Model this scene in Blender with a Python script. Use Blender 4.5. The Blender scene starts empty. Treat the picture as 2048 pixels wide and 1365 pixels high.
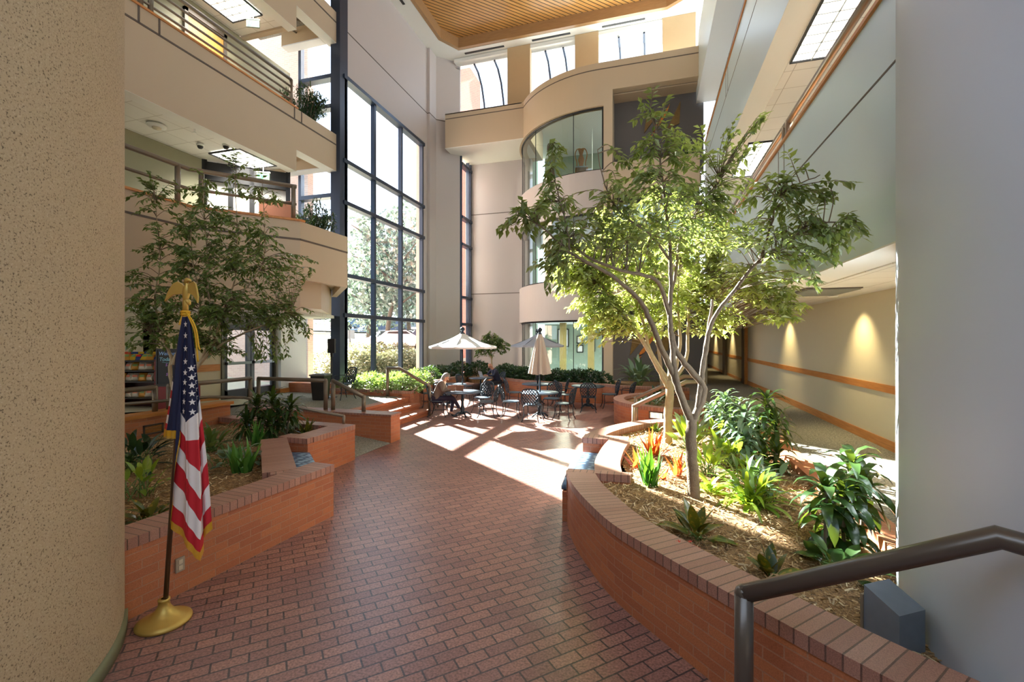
import bpy, math, random
from mathutils import Vector, Matrix
S = bpy.context.scene
COL = S.collection
PI = math.pi
R = math.radians

# ---------------------------------------------------------------- camera, sky, sun, exposure
cd = bpy.data.cameras.new('camera')
cam = bpy.data.objects.new('camera', cd)
COL.objects.link(cam)
cd.sensor_width = 36.0
cd.lens = 910.0 / 2048.0 * 36.0
cd.shift_y = -4.5 / 2048.0
cd.clip_start = 0.05
cd.clip_end = 400
YAW = math.atan(274 / 910.0)
cam.location = (0, 0, 2.2)
cam.rotation_euler = (PI / 2, 0, YAW)
S.camera = cam

w = bpy.data.worlds.new('sky')
S.world = w
w.use_nodes = True
nt = w.node_tree
nt.nodes.clear()
bg = nt.nodes.new('ShaderNodeBackground')
wo = nt.nodes.new('ShaderNodeOutputWorld')
tc = nt.nodes.new('ShaderNodeTexCoord')
sp = nt.nodes.new('ShaderNodeSeparateXYZ')
rp = nt.nodes.new('ShaderNodeValToRGB')
rp.color_ramp.elements[0].position = 0.0
rp.color_ramp.elements[0].color = (0.90, 0.95, 1.0, 1)
rp.color_ramp.elements[1].position = 0.75
rp.color_ramp.elements[1].color = (0.58, 0.75, 1.0, 1)
nt.links.new(tc.outputs['Generated'], sp.inputs[0])
nt.links.new(sp.outputs['Z'], rp.inputs[0])
nt.links.new(rp.outputs[0], bg.inputs['Color'])
nt.links.new(bg.outputs[0], wo.inputs[0])
bg.inputs['Strength'].default_value = 1.35

SUN_DIR = Vector((0.78, -0.625, -0.54)).normalized()
sl = bpy.data.lights.new('sun', 'SUN')
sl.energy = 30.0
sl.color = (1.0, 0.93, 0.82)
sl.angle = R(0.53)
so = bpy.data.objects.new('sun', sl)
COL.objects.link(so)
so.rotation_euler = SUN_DIR.to_track_quat('-Z', 'Y').to_euler()
so.location = (-30, 30, 30)

S.view_settings.view_transform = 'Standard'
S.view_settings.look = 'None'
S.view_settings.gamma = 1
S.view_settings.use_curve_mapping = False
S.view_settings.exposure = 1.55
S.cycles.max_bounces = 9
S.cycles.diffuse_bounces = 5
S.cycles.glossy_bounces = 4
S.cycles.transparent_max_bounces = 24
S.cycles.transmission_bounces = 6
S.cycles.caustics_reflective = False
S.cycles.caustics_refractive = False
S.cycles.sample_clamp_indirect = 6.0

# ---------------------------------------------------------------- geometry helpers
_cy, _sy = math.cos(YAW), math.sin(YAW)
def pt(u, v, d):
    """a place in the hall seen along (u, v), d metres in front of the photographer"""
    a = (u - 1024) / 910.0
    b = (678 - v) / 910.0
    return Vector(((-_sy + a * _cy) * d, (_cy + a * _sy) * d, 2.2 + b * d))

def lin(c):
    c = c / 255.0
    return c / 12.92 if c <= 0.04045 else ((c + 0.055) / 1.055) ** 2.4
def rgb(r, g, b):
    return (lin(r), lin(g), lin(b), 1.0)

class MB:
    def __init__(self):
        self.v = []; self.f = []; self.uv = {}; self.m = {}
    def face(self, pts, uv=None, m=0):
        b = len(self.v)
        self.v += [tuple(p) for p in pts]
        self.f.append(tuple(range(b, b + len(pts))))
        if uv: self.uv[len(self.f) - 1] = uv
        if m: self.m[len(self.f) - 1] = m
    def grid(self, rows, m=0, uvs=None, close=False):
        b = len(self.v); n = len(rows[0])
        for r in rows: self.v += [tuple(p) for p in r]
        for i in range(len(rows) - 1):
            for j in range(n if close else n - 1):
                k = (j + 1) % n
                self.f.append((b + i * n + j, b + i * n + k, b + (i + 1) * n + k, b + (i + 1) * n + j))
                if uvs: self.uv[len(self.f) - 1] = [uvs[i][j], uvs[i][k], uvs[i + 1][k], uvs[i + 1][j]]
                if m: self.m[len(self.f) - 1] = m
        return b
    def box(self, a, b, m=0):
        x0, y0, z0 = a; x1, y1, z1 = b
        if x0 > x1: x0, x1 = x1, x0
        if y0 > y1: y0, y1 = y1, y0
        if z0 > z1: z0, z1 = z1, z0
        P = [(x0, y0, z0), (x1, y0, z0), (x1, y1, z0), (x0, y1, z0), (x0, y0, z1), (x1, y0, z1), (x1, y1, z1), (x0, y1, z1)]
        for q in ((3, 2, 1, 0), (4, 5, 6, 7), (0, 1, 5, 4), (1, 2, 6, 5), (2, 3, 7, 6), (3, 0, 4, 7)):
            self.face([P[i] for i in q], m=m)
    def obox(self, c, size, rot=0.0, mat=None, m=0):
        M = Matrix.Translation(c) @ (mat.to_4x4() if mat else Matrix.Rotation(rot, 4, 'Z'))
        hx, hy, hz = [s / 2 for s in size]
        P = [M @ Vector(p) for p in ((-hx, -hy, -hz), (hx, -hy, -hz), (hx, hy, -hz), (-hx, hy, -hz), (-hx, -hy, hz), (hx, -hy, hz), (hx, hy, hz), (-hx, hy, hz))]
        for q in ((3, 2, 1, 0), (4, 5, 6, 7), (0, 1, 5, 4), (1, 2, 6, 5), (2, 3, 7, 6), (3, 0, 4, 7)):
            self.face([P[i] for i in q], m=m)
    def prism(self, poly, z0, z1, m=0, top=True, bottom=True):
        n = len(poly)
        ar = sum(poly[i][0] * poly[(i + 1) % n][1] - poly[(i + 1) % n][0] * poly[i][1] for i in range(n))
        if ar < 0: poly = poly[::-1]
        u = 0
        for i in range(n):
            a, b = poly[i], poly[(i + 1) % n]
            l = math.hypot(b[0] - a[0], b[1] - a[1])
            self.face([(a[0], a[1], z0), (b[0], b[1], z0), (b[0], b[1], z1), (a[0], a[1], z1)],
                      uv=[(u, z0), (u + l, z0), (u + l, z1), (u, z1)], m=m)
            u += l
        if top: self.face([(p[0], p[1], z1) for p in poly], m=m)
        if bottom: self.face([(p[0], p[1], z0) for p in poly[::-1]], m=m)
    def tube(self, pts, r, n=8, caps=True, closed=False, m=0):
        pts = [Vector(p) for p in pts]
        k = len(pts)
        rr = r if isinstance(r, (list, tuple)) else [r] * k
        prev = None; rows = []
        for i, p in enumerate(pts):
            if closed: t = pts[(i + 1) % k] - pts[i - 1]
            elif i == 0: t = pts[1] - p
            elif i == k - 1: t = p - pts[i - 1]
            else: t = (pts[i + 1] - p).normalized() + (p - pts[i - 1]).normalized()
            if t.length < 1e-9: t = Vector((0, 0, 1))
            t.normalize()
            if prev is None:
                a = Vector((0, 0, 1)) if abs(t.z) < 0.9 else Vector((1, 0, 0))
                x = t.cross(a).normalized()
            else:
                x = prev - t * prev.dot(t)
                if x.length < 1e-6: x = t.orthogonal()
                x.normalize()
            prev = x
            y = t.cross(x)
            mi = 1.0
            if 0 < i < k - 1 and not closed:
                c = (pts[i + 1] - p).normalized().dot((p - pts[i - 1]).normalized())
                mi = 1.0 / max(0.6, math.sqrt(max(0.0, (1 + c) / 2)))
            rows.append([p + (x * math.cos(2 * PI * j / n) + y * math.sin(2 * PI * j / n)) * rr[i] * (mi if abs(mi - 1) > .02 else 1) for j in range(n)])
        if closed: rows.append(rows[0])
        b = self.grid(rows, m=m, close=True)
        if caps and not closed:
            self.f.append(tuple(b + j for j in range(n))[::-1])
            if m: self.m[len(self.f) - 1] = m
            e = b + (k - 1) * n
            self.f.append(tuple(e + j for j in range(n)))
            if m: self.m[len(self.f) - 1] = m
    def lathe(self, prof, c=(0, 0, 0), n=20, m=0, a0=0.0):
        rows = [[(c[0] + r * math.cos(a0 + 2 * PI * j / n), c[1] + r * math.sin(a0 + 2 * PI * j / n), c[2] + z) for j in range(n)] for r, z in prof]
        self.grid(rows, m=m, close=True)
    def ball(self, c, r, n=14, sz=1.0, m=0):
        k = max(5, n // 2)
        self.lathe([(max(1e-4, r * math.sin(PI * i / k)), -r * sz * math.cos(PI * i / k)) for i in range(k + 1)], c, n, m)
    def build(self, name, mats, parent=None, smooth=False, bevel=0.0, loc=None):
        me = bpy.data.meshes.new(name)
        me.from_pydata(self.v, [], self.f)
        if not isinstance(mats, (list, tuple)): mats = [mats]
        for q in mats: me.materials.append(q)
        uvl = me.uv_layers.new(name='UVMap')
        me.update()
        for p in me.polygons:
            if p.index in self.m: p.material_index = self.m[p.index]
            p.use_smooth = smooth
            u = self.uv.get(p.index)
            if u:
                for q, li in enumerate(p.loop_indices): uvl.data[li].uv = u[q]
            else:
                nx, ny, nz = p.normal
                if abs(nz) > 0.7:
                    for li in p.loop_indices:
                        c = me.vertices[me.loops[li].vertex_index].co
                        uvl.data[li].uv = (c.x, c.y)
                else:
                    l = math.hypot(nx, ny) or 1
                    tx, ty = -ny / l, nx / l
                    for li in p.loop_indices:
                        c = me.vertices[me.loops[li].vertex_index].co
                        uvl.data[li].uv = (c.x * tx + c.y * ty, c.z)
        o = bpy.data.objects.new(name, me)
        COL.objects.link(o)
        if parent: o.parent = parent
        if loc: o.location = loc
        if bevel:
            md = o.modifiers.new('edge', 'BEVEL'); md.width = bevel; md.segments = 2; md.limit_method = 'ANGLE'
        return o

def tag(o, label=None, cat=None, group=None, kind=None):
    if label: o['label'] = label
    if cat: o['category'] = cat
    if group: o['group'] = group
    if kind: o['kind'] = kind
    return o
def thing(name, label, cat, loc=(0, 0, 0), rz=0.0, group=None):
    o = bpy.data.objects.new(name, None)
    o.empty_display_size = 0.1
    COL.objects.link(o)
    o.location = loc; o.rotation_euler = (0, 0, rz)
    return tag(o, label, cat, group)
def struct(name, mb, m, parent=None, smooth=False, **k):
    o = mb.build(name, m, parent, smooth, **k)
    if not parent: o['kind'] = 'structure'
    return o
def holder(name):
    o = bpy.data.objects.new(name, None); COL.objects.link(o); o['kind'] = 'structure'; o.empty_display_size = .1
    return o
def dup(root, loc, rz=0.0, label=None, group=None, scale=None):
    r = root.copy(); COL.objects.link(r); r.location = loc; r.rotation_euler = (0, 0, rz)
    if scale: r.scale = (scale, scale, scale)
    if label: r['label'] = label
    if group: r['group'] = group
    for ch in list(root.children):
        c = ch.copy(); COL.objects.link(c); c.parent = r
        for g in list(ch.children):
            d = g.copy(); COL.objects.link(d); d.parent = c
    return r
def catmull(P, n=6):
    P = [Vector(p) for p in P]
    out = []
    for i in range(len(P) - 1):
        p0 = P[max(0, i - 1)]; p1 = P[i]; p2 = P[i + 1]; p3 = P[min(len(P) - 1, i + 2)]
        for k in range(n):
            t = k / n
            out.append(0.5 * ((2 * p1) + (p2 - p0) * t + (2 * p0 - 5 * p1 + 4 * p2 - p3) * t * t + (3 * p1 - p0 - 3 * p2 + p3) * t ** 3))
    out.append(P[-1])
    return out

# ---------------------------------------------------------------- materials
def new_mat(name):
    m = bpy.data.materials.new(name); m.use_nodes = True
    n = m.node_tree; n.nodes.clear()
    o = n.nodes.new('ShaderNodeOutputMaterial')
    b = n.nodes.new('ShaderNodeBsdfPrincipled')
    n.links.new(b.outputs[0], o.inputs[0])
    return m, n, b, o
def plain(name, col, rough=0.55, metal=0.0, var=0.05, scale=8.0, bump=0.0, bscale=60.0, spec=0.5):
    m, n, b, o = new_mat(name)
    b.inputs['Roughness'].default_value = rough
    b.inputs['Metallic'].default_value = metal
    b.inputs['Specular IOR Level'].default_value = spec
    tcn = n.nodes.new('ShaderNodeTexCoord')
    no = n.nodes.new('ShaderNodeTexNoise'); no.inputs['Scale'].default_value = scale; no.inputs['Detail'].default_value = 3
    n.links.new(tcn.outputs['Object'], no.inputs['Vector'])
    mx = n.nodes.new('ShaderNodeMix'); mx.data_type = 'RGBA'
    mx.inputs[6].default_value = tuple(max(0, c * (1 - var)) for c in col[:3]) + (1,)
    mx.inputs[7].default_value = tuple(min(1, c * (1 + var)) for c in col[:3]) + (1,)
    n.links.new(no.outputs['Fac'], mx.inputs[0])
    n.links.new(mx.outputs[2], b.inputs['Base Color'])
    if bump:
        nb = n.nodes.new('ShaderNodeTexNoise'); nb.inputs['Scale'].default_value = bscale
        n.links.new(tcn.outputs['Object'], nb.inputs['Vector'])
        bp = n.nodes.new('ShaderNodeBump'); bp.inputs['Strength'].default_value = bump; bp.inputs['Distance'].default_value = 0.01
        n.links.new(nb.outputs['Fac'], bp.inputs['Height']); n.links.new(bp.outputs[0], b.inputs['Normal'])
    return m
def ramp(n, pts):
    r = n.nodes.new('ShaderNodeValToRGB')
    e = r.color_ramp.elements
    while len(e) < len(pts): e.new(0.5)
    for i, (p, c) in enumerate(pts):
        e[i].position = p; e[i].color = c
    return r
def speckle(name, base, dark, light, scale, rough=0.85, lo=0.40, hi=0.62, bump=0.25):
    m, n, b, o = new_mat(name)
    b.inputs['Roughness'].default_value = rough
    tcn = n.nodes.new('ShaderNodeTexCoord')
    no = n.nodes.new('ShaderNodeTexNoise'); no.inputs['Scale'].default_value = scale; no.inputs['Detail'].default_value = 2.5; no.inputs['Roughness'].default_value = .65
    n.links.new(tcn.outputs['Object'], no.inputs['Vector'])
    r = ramp(n, [(lo - .06, dark), (lo, base), (hi, base), (hi + .06, light)])
    n.links.new(no.outputs['Fac'], r.inputs[0]); n.links.new(r.outputs[0], b.inputs['Base Color'])
    bp = n.nodes.new('ShaderNodeBump'); bp.inputs['Strength'].default_value = bump; bp.inputs['Distance'].default_value = .006
    n.links.new(no.outputs['Fac'], bp.inputs['Height']); n.links.new(bp.outputs[0], b.inputs['Normal'])
    return m
def brick(name, c1, c2, mortar, bw, bh, off=0.5, rot=0.0, coord='UV', rough=0.6, grain=120, msize=0.006, blot=0.35, spec=.5, freq=2):
    m, n, b, o = new_mat(name)
    b.inputs['Specular IOR Level'].default_value = spec
    tcn = n.nodes.new('ShaderNodeTexCoord')
    mp = n.nodes.new('ShaderNodeMapping'); mp.inputs['Rotation'].default_value = (0, 0, rot)
    n.links.new(tcn.outputs[coord], mp.inputs['Vector'])
    bt = n.nodes.new('ShaderNodeTexBrick')
    bt.offset = off; bt.offset_frequency = freq
    bt.inputs['Color1'].default_value = c1; bt.inputs['Color2'].default_value = c2; bt.inputs['Mortar'].default_value = mortar
    bt.inputs['Scale'].default_value = 1.0
    bt.inputs['Mortar Size'].default_value = msize; bt.inputs['Mortar Smooth'].default_value = 0.15
    bt.inputs['Brick Width'].default_value = bw; bt.inputs['Row Height'].default_value = bh
    n.links.new(mp.outputs[0], bt.inputs['Vector'])
    no = n.nodes.new('ShaderNodeTexNoise'); no.inputs['Scale'].default_value = grain; no.inputs['Detail'].default_value = 4
    n.links.new(tcn.outputs['Object'], no.inputs['Vector'])
    r = ramp(n, [(0.3, (1 - blot, 1 - blot, 1 - blot, 1)), (0.7, (1 + 0 * blot, 1, 1, 1))])
    n.links.new(no.outputs['Fac'], r.inputs[0])
    mx = n.nodes.new('ShaderNodeMix'); mx.data_type = 'RGBA'; mx.blend_type = 'MULTIPLY'; mx.inputs[0].default_value = 1.0
    n.links.new(bt.outputs['Color'], mx.inputs[6]); n.links.new(r.outputs[0], mx.inputs[7])
    n.links.new(mx.outputs[2], b.inputs['Base Color'])
    b.inputs['Roughness'].default_value = rough
    ad = n.nodes.new('ShaderNodeMath'); ad.operation = 'MULTIPLY_ADD'; ad.inputs[1].default_value = -1.0
    sc = n.nodes.new('ShaderNodeMath'); sc.operation = 'MULTIPLY'; sc.inputs[1].default_value = 0.35
    n.links.new(no.outputs['Fac'], sc.inputs[0])
    n.links.new(bt.outputs['Fac'], ad.inputs[0]); n.links.new(sc.outputs[0], ad.inputs[2])
    bp = n.nodes.new('ShaderNodeBump'); bp.inputs['Strength'].default_value = .55; bp.inputs['Distance'].default_value = .006
    n.links.new(ad.outputs[0], bp.inputs['Height']); n.links.new(bp.outputs[0], b.inputs['Normal'])
    return m
def wood(name, c1, c2, stretch=(1, 14, 14), scale=3.0, rough=.4):
    m, n, b, o = new_mat(name)
    b.inputs['Roughness'].default_value = rough
    tcn = n.nodes.new('ShaderNodeTexCoord')
    mp = n.nodes.new('ShaderNodeMapping'); mp.inputs['Scale'].default_value = stretch
    n.links.new(tcn.outputs['Object'], mp.inputs[0])
    no = n.nodes.new('ShaderNodeTexNoise'); no.inputs['Scale'].default_value = scale; no.inputs['Detail'].default_value = 5
    n.links.new(mp.outputs[0], no.inputs['Vector'])
    r = ramp(n, [(0.3, c1), (0.7, c2)])
    n.links.new(no.outputs['Fac'], r.inputs[0]); n.links.new(r.outputs[0], b.inputs['Base Color'])
    return m
def glass(name, tint=(0.93, 0.97, 0.98, 1), refl=0.9, ior=1.45):
    m, n, b, o = new_mat(name)
    n.nodes.remove(b)
    tr = n.nodes.new('ShaderNodeBsdfTransparent'); tr.inputs[0].default_value = tint
    gl = n.nodes.new('ShaderNodeBsdfGlossy'); gl.inputs['Roughness'].default_value = 0.0
    gl.inputs[0].default_value = (refl, refl, refl, 1)
    fr = n.nodes.new('ShaderNodeFresnel'); fr.inputs[0].default_value = ior
    mx = n.nodes.new('ShaderNodeMixShader')
    n.links.new(fr.outputs[0], mx.inputs[0]); n.links.new(tr.outputs[0], mx.inputs[1]); n.links.new(gl.outputs[0], mx.inputs[2])
    n.links.new(mx.outputs[0], o.inputs[0])
    return m
def emit(name, col, strength):
    m, n, b, o = new_mat(name)
    b.inputs['Base Color'].default_value = col
    b.inputs['Emission Color'].default_value = col
    b.inputs['Emission Strength'].default_value = strength
    return m
def leafmat(name, cols, rough=0.38, trans=0.35, tcol=None, patch=None):
    """leaf colour differs from leaf to leaf; thin enough for light to come through"""
    m, n, b, o = new_mat(name)
    b.inputs['Roughness'].default_value = rough
    ge = n.nodes.new('ShaderNodeNewGeometry')
    k = len(cols)
    r = ramp(n, [(i / max(1, k - 1), c) for i, c in enumerate(cols)])
    n.links.new(ge.outputs['Random Per Island'], r.inputs[0])
    src = r.outputs[0]
    if patch:
        tcn = n.nodes.new('ShaderNodeTexCoord')
        no = n.nodes.new('ShaderNodeTexNoise'); no.inputs['Scale'].default_value = patch[1]
        n.links.new(tcn.outputs['Object'], no.inputs['Vector'])
        rr = ramp(n, [(patch[2], (0, 0, 0, 1)), (patch[2] + .08, (1, 1, 1, 1))])
        n.links.new(no.outputs['Fac'], rr.inputs[0])
        mx = n.nodes.new('ShaderNodeMix'); mx.data_type = 'RGBA'
        n.links.new(rr.outputs[0], mx.inputs[0]); n.links.new(src, mx.inputs[6]); mx.inputs[7].default_value = patch[0]
        src = mx.outputs[2]
    n.links.new(src, b.inputs['Base Color'])
    tl = n.nodes.new('ShaderNodeBsdfTranslucent')
    if tcol: tl.inputs[0].default_value = tcol
    else: n.links.new(src, tl.inputs[0])
    ms = n.nodes.new('ShaderNodeMixShader'); ms.inputs[0].default_value = trans
    n.links.new(b.outputs[0], ms.inputs[1]); n.links.new(tl.outputs[0], ms.inputs[2])
    n.links.new(ms.outputs[0], o.inputs[0])
    return m

M = {}
M['stucco'] = speckle('speckled_tan_stucco', rgb(186, 166, 134), rgb(112, 96, 74), rgb(200, 184, 154), 95, lo=.42, hi=.60)
M['wall'] = plain('beige_wall_paint', rgb(184, 176, 172), .6, var=.02, scale=1.5)
M['fascia'] = plain('warm_beige_paint', rgb(190, 172, 146), .5, var=.02, scale=1.5)
M['pillar'] = plain('pale_column_paint', rgb(196, 205, 218), .42, var=.02, scale=1.2)
M['right'] = plain('pale_balcony_paint', rgb(198, 214, 222), .35, var=.02, scale=1.2)
M['white'] = plain('white_ceiling_paint', rgb(226, 226, 220), .7, var=.01)
M['tan'] = plain('tan_wall_paint', rgb(186, 160, 122), .6, var=.02)
M['cream'] = plain('cream_corridor_paint', rgb(206, 196, 170), .5, var=.02)
M['olive'] = plain('olive_wall_paint', rgb(150, 146, 118), .6, var=.02)
M['gray'] = plain('dark_grey_feature_paint', rgb(92, 88, 86), .6, var=.03)
M['groove'] = plain('dark_reveal', rgb(96, 86, 78), .7)
M['frame'] = plain('dark_bronze_window_frame', rgb(50, 60, 78), .35, .3)
M['black'] = plain('black_paint', rgb(22, 22, 24), .45)
M['rail'] = plain('bronze_rail_paint', rgb(124, 112, 96), .32, .35, var=.03)
M['raildark'] = plain('dark_bronze_rail_paint', rgb(98, 90, 82), .28, .4, var=.03)
M['iron'] = plain('verdigris_black_cast_metal', rgb(44, 56, 66), .35, .55, var=.25, scale=30)
M['oak'] = wood('oak_trim', rgb(178, 112, 52), rgb(205, 140, 76), (14, 1, 14))
M['oakx'] = wood('oak_trim_across', rgb(178, 112, 52), rgb(205, 140, 76), (1, 14, 14))
M['door'] = wood('oak_door', rgb(172, 118, 52), rgb(194, 140, 70), (14, 14, 1))
M['brickw'] = brick('orange_brick_wall', rgb(198, 124, 80), rgb(178, 106, 72), rgb(184, 134, 104), .245, .0725, rough=.6, msize=.005, blot=.25)
M['rowlock'] = brick('brick_rowlock_cap', rgb(190, 142, 122), rgb(172, 122, 104), rgb(116, 86, 74), .078, .60, off=0.0, rough=.42, msize=.005, grain=170, blot=.45)
M['paver'] = brick('diagonal_brick_paver', rgb(184, 134, 116), rgb(156, 112, 102), rgb(96, 80, 76), .225, .105, rot=R(-45), coord='Object', rough=.30, msize=.007, grain=60, blot=.6)
M['brickout'] = brick('pale_outdoor_brick', rgb(224, 190, 168), rgb(214, 178, 158), rgb(226, 206, 190), .22, .075, rough=.8, blot=.12)  # pale tone stands in for sunlight on the brick
M['brickred'] = brick('red_outdoor_brick', rgb(214, 120, 92), rgb(202, 108, 84), rgb(216, 160, 136), .22, .075, rough=.8, blot=.12)
M['brickpave'] = brick('outdoor_path_brick', rgb(150, 118, 122), rgb(136, 108, 112), rgb(120, 104, 104), .2, .1, coord='Object', rough=.7)
M['carpet'] = speckle('speckled_grey_carpet', rgb(132, 128, 116), rgb(92, 90, 84), rgb(172, 168, 152), 42, rough=.95, lo=.44, hi=.56, bump=.4)
M['carpetb'] = speckle('brown_carpet', rgb(104, 84, 62), rgb(80, 64, 48), rgb(128, 104, 78), 60, rough=.95)
M['brass'] = plain('polished_brass', rgb(206, 168, 74), .25, .9, var=.05)
M['brassm'] = plain('satin_brass', rgb(196, 164, 84), .42, .5, var=.08)
M['polew'] = wood('dark_walnut_pole', rgb(58, 40, 26), rgb(84, 58, 38), (14, 14, 1), rough=.35)
M['red'] = plain('flag_red', rgb(196, 32, 44), .75, var=.05)
M['wht'] = plain('flag_white', rgb(236, 228, 224), .75, var=.03)
M['blue'] = plain('flag_blue', rgb(26, 32, 66), .7, var=.05)
M['gold'] = plain('gold_fringe', rgb(216, 164, 30), .6, var=.15, scale=200)
M['bark'] = plain('pale_ficus_bark', rgb(176, 156, 124), .75, var=.22, scale=25, bump=.5, bscale=90)
M['barkd'] = plain('brown_ficus_bark', rgb(118, 100, 80), .75, var=.3, scale=25, bump=.5, bscale=90)
M['glass'] = glass('clear_window_glass', (0.84, 0.93, 1.0, 1))
M['glassb'] = glass('bluish_bay_glass', (0.62, 0.76, 0.76, 1), .95, 1.7)
M['screen'] = plain('navy_awning', rgb(34, 36, 44), .6)
M['concrete'] = plain('galvanised_grey_sheet', rgb(128, 138, 148), .5, .3, var=.12, scale=14)
M['plastic'] = plain('dark_plastic', rgb(38, 36, 34), .45)
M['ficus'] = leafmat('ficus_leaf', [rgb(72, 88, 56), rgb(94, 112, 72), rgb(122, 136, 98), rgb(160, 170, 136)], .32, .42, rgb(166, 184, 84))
M['ficusy'] = leafmat('sunny_ficus_leaf', [rgb(104, 126, 66), rgb(136, 156, 84), rgb(178, 188, 126), rgb(216, 220, 180)], .34, .46, rgb(196, 204, 100))  # paler copy of the ficus leaf with sunlight put into its colour
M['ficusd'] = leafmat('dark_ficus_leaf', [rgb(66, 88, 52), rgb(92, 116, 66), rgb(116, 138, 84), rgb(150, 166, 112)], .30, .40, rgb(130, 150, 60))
M['drac'] = leafmat('glossy_dracaena_leaf', [rgb(26, 46, 24), rgb(40, 64, 32), rgb(60, 86, 44)], .22, .2, rgb(120, 140, 40))
M['snake'] = leafmat('snake_plant_leaf', [rgb(40, 84, 34), rgb(60, 112, 44), rgb(96, 140, 60)], .3, .2, rgb(110, 170, 40))
M['silver'] = leafmat('silvery_green_leaf', [rgb(66, 92, 70), rgb(110, 134, 110), rgb(160, 176, 160)], .3, .2, rgb(120, 150, 70))
M['spath'] = leafmat('lime_green_leaf', [rgb(74, 112, 34), rgb(110, 146, 50), rgb(160, 180, 84)], .3, .35, rgb(176, 196, 50))
M['croton'] = leafmat('croton_leaf', [rgb(40, 62, 22), rgb(62, 80, 28), rgb(96, 98, 30)], .28, .15, rgb(140, 130, 30), patch=(rgb(150, 120, 40), 28, .56))
M['orange'] = leafmat('orange_bromeliad_leaf', [rgb(150, 72, 36), rgb(186, 104, 48), rgb(170, 60, 44), rgb(150, 124, 50)], .35, .35, rgb(220, 120, 50), patch=(rgb(96, 52, 30), 40, .58))
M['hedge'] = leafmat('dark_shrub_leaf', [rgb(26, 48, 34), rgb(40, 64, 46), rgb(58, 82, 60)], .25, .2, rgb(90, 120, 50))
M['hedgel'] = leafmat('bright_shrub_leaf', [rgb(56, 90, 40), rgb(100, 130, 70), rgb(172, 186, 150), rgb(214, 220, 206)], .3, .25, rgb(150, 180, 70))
M['outleaf'] = leafmat('outdoor_tree_leaf', [rgb(44, 62, 62), rgb(66, 86, 84), rgb(100, 118, 118), rgb(170, 182, 184)], .35, .25, rgb(110, 130, 104))
M['outhedge'] = leafmat('outdoor_hedge_leaf', [rgb(84, 96, 74), rgb(120, 126, 100), rgb(170, 166, 140)], .4, .25, rgb(140, 140, 96))
M['flower'] = leafmat('red_flower', [rgb(206, 54, 44), rgb(226, 92, 70)], .5, .3, rgb(230, 80, 60))
M['chip'] = leafmat('bark_mulch_chip', [rgb(128, 98, 60), rgb(170, 134, 86), rgb(196, 164, 116), rgb(222, 200, 158), rgb(104, 76, 46)], .8, 0.05)
M['mulch'] = speckle('bark_mulch', rgb(126, 94, 56), rgb(70, 50, 30), rgb(176, 144, 98), 55, rough=.95, lo=.43, hi=.56, bump=1.0)
M['canvasw'] = plain('white_umbrella_canvas', rgb(226, 226, 224), .8, var=.02)
M['canvasg'] = plain('grey_umbrella_canvas', rgb(150, 152, 160), .8, var=.03)
M['canvast'] = plain('taupe_umbrella_canvas', rgb(178, 168, 156), .8, var=.04)
M['lawn'] = plain('dry_lawn', rgb(190, 186, 160), .9, var=.2, scale=3)
M['asphalt'] = plain('asphalt', rgb(150, 150, 150), .9, var=.1)
M['lamp'] = emit('fluorescent_diffuser', (1, .98, .92, 1), 1.0)
M['lampw'] = emit('warm_lamp_lens', (1, .82, .5, 1), 2.0)
M['copper'] = plain('copper_metal', rgb(176, 108, 52), .3, .8, var=.25, scale=10)
M['ceramic'] = plain('terracotta_pot', rgb(150, 92, 64), .7)

def slatmat():
    m, n, b, o = new_mat('slatted_wood_ceiling')
    b.inputs['Roughness'].default_value = .32
    tcn = n.nodes.new('ShaderNodeTexCoord')
    mp = n.nodes.new('ShaderNodeMapping'); mp.inputs['Rotation'].default_value = (0, 0, R(-45))
    n.links.new(tcn.outputs['Object'], mp.inputs[0])
    sx = n.nodes.new('ShaderNodeSeparateXYZ'); n.links.new(mp.outputs[0], sx.inputs[0])
    mu = n.nodes.new('ShaderNodeMath'); mu.operation = 'DIVIDE'; mu.inputs[1].default_value = .165
    n.links.new(sx.outputs['Y'], mu.inputs[0])
    fr = n.nodes.new('ShaderNodeMath'); fr.operation = 'FRACT'; n.links.new(mu.outputs[0], fr.inputs[0])
    r = ramp(n, [(0.0, (0, 0, 0, 1)), (0.2, (0, 0, 0, 1)), (0.24, (1, 1, 1, 1)), (1.0, (1, 1, 1, 1))])
    n.links.new(fr.outputs[0], r.inputs[0])
    mp2 = n.nodes.new('ShaderNodeMapping'); mp2.inputs['Scale'].default_value = (1, 9, 1); n.links.new(mp.outputs[0], mp2.inputs[0])
    no = n.nodes.new('ShaderNodeTexNoise'); no.inputs['Scale'].default_value = 1.6; no.inputs['Detail'].default_value = 4
    n.links.new(mp2.outputs[0], no.inputs['Vector'])
    rc = ramp(n, [(.3, rgb(190, 138, 74)), (.7, rgb(212, 164, 98))]); n.links.new(no.outputs['Fac'], rc.inputs[0])
    mx = n.nodes.new('ShaderNodeMix'); mx.data_type = 'RGBA'; mx.inputs[6].default_value = rgb(58, 40, 24)
    n.links.new(r.outputs[0], mx.inputs[0]); n.links.new(rc.outputs[0], mx.inputs[7]); n.links.new(mx.outputs[2], b.inputs['Base Color'])
    bp = n.nodes.new('ShaderNodeBump'); bp.inputs['Strength'].default_value = .6; bp.inputs['Distance'].default_value = .03
    n.links.new(r.outputs[0], bp.inputs['Height']); n.links.new(bp.outputs[0], b.inputs['Normal'])
    return m
M['slat'] = slatmat()
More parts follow.
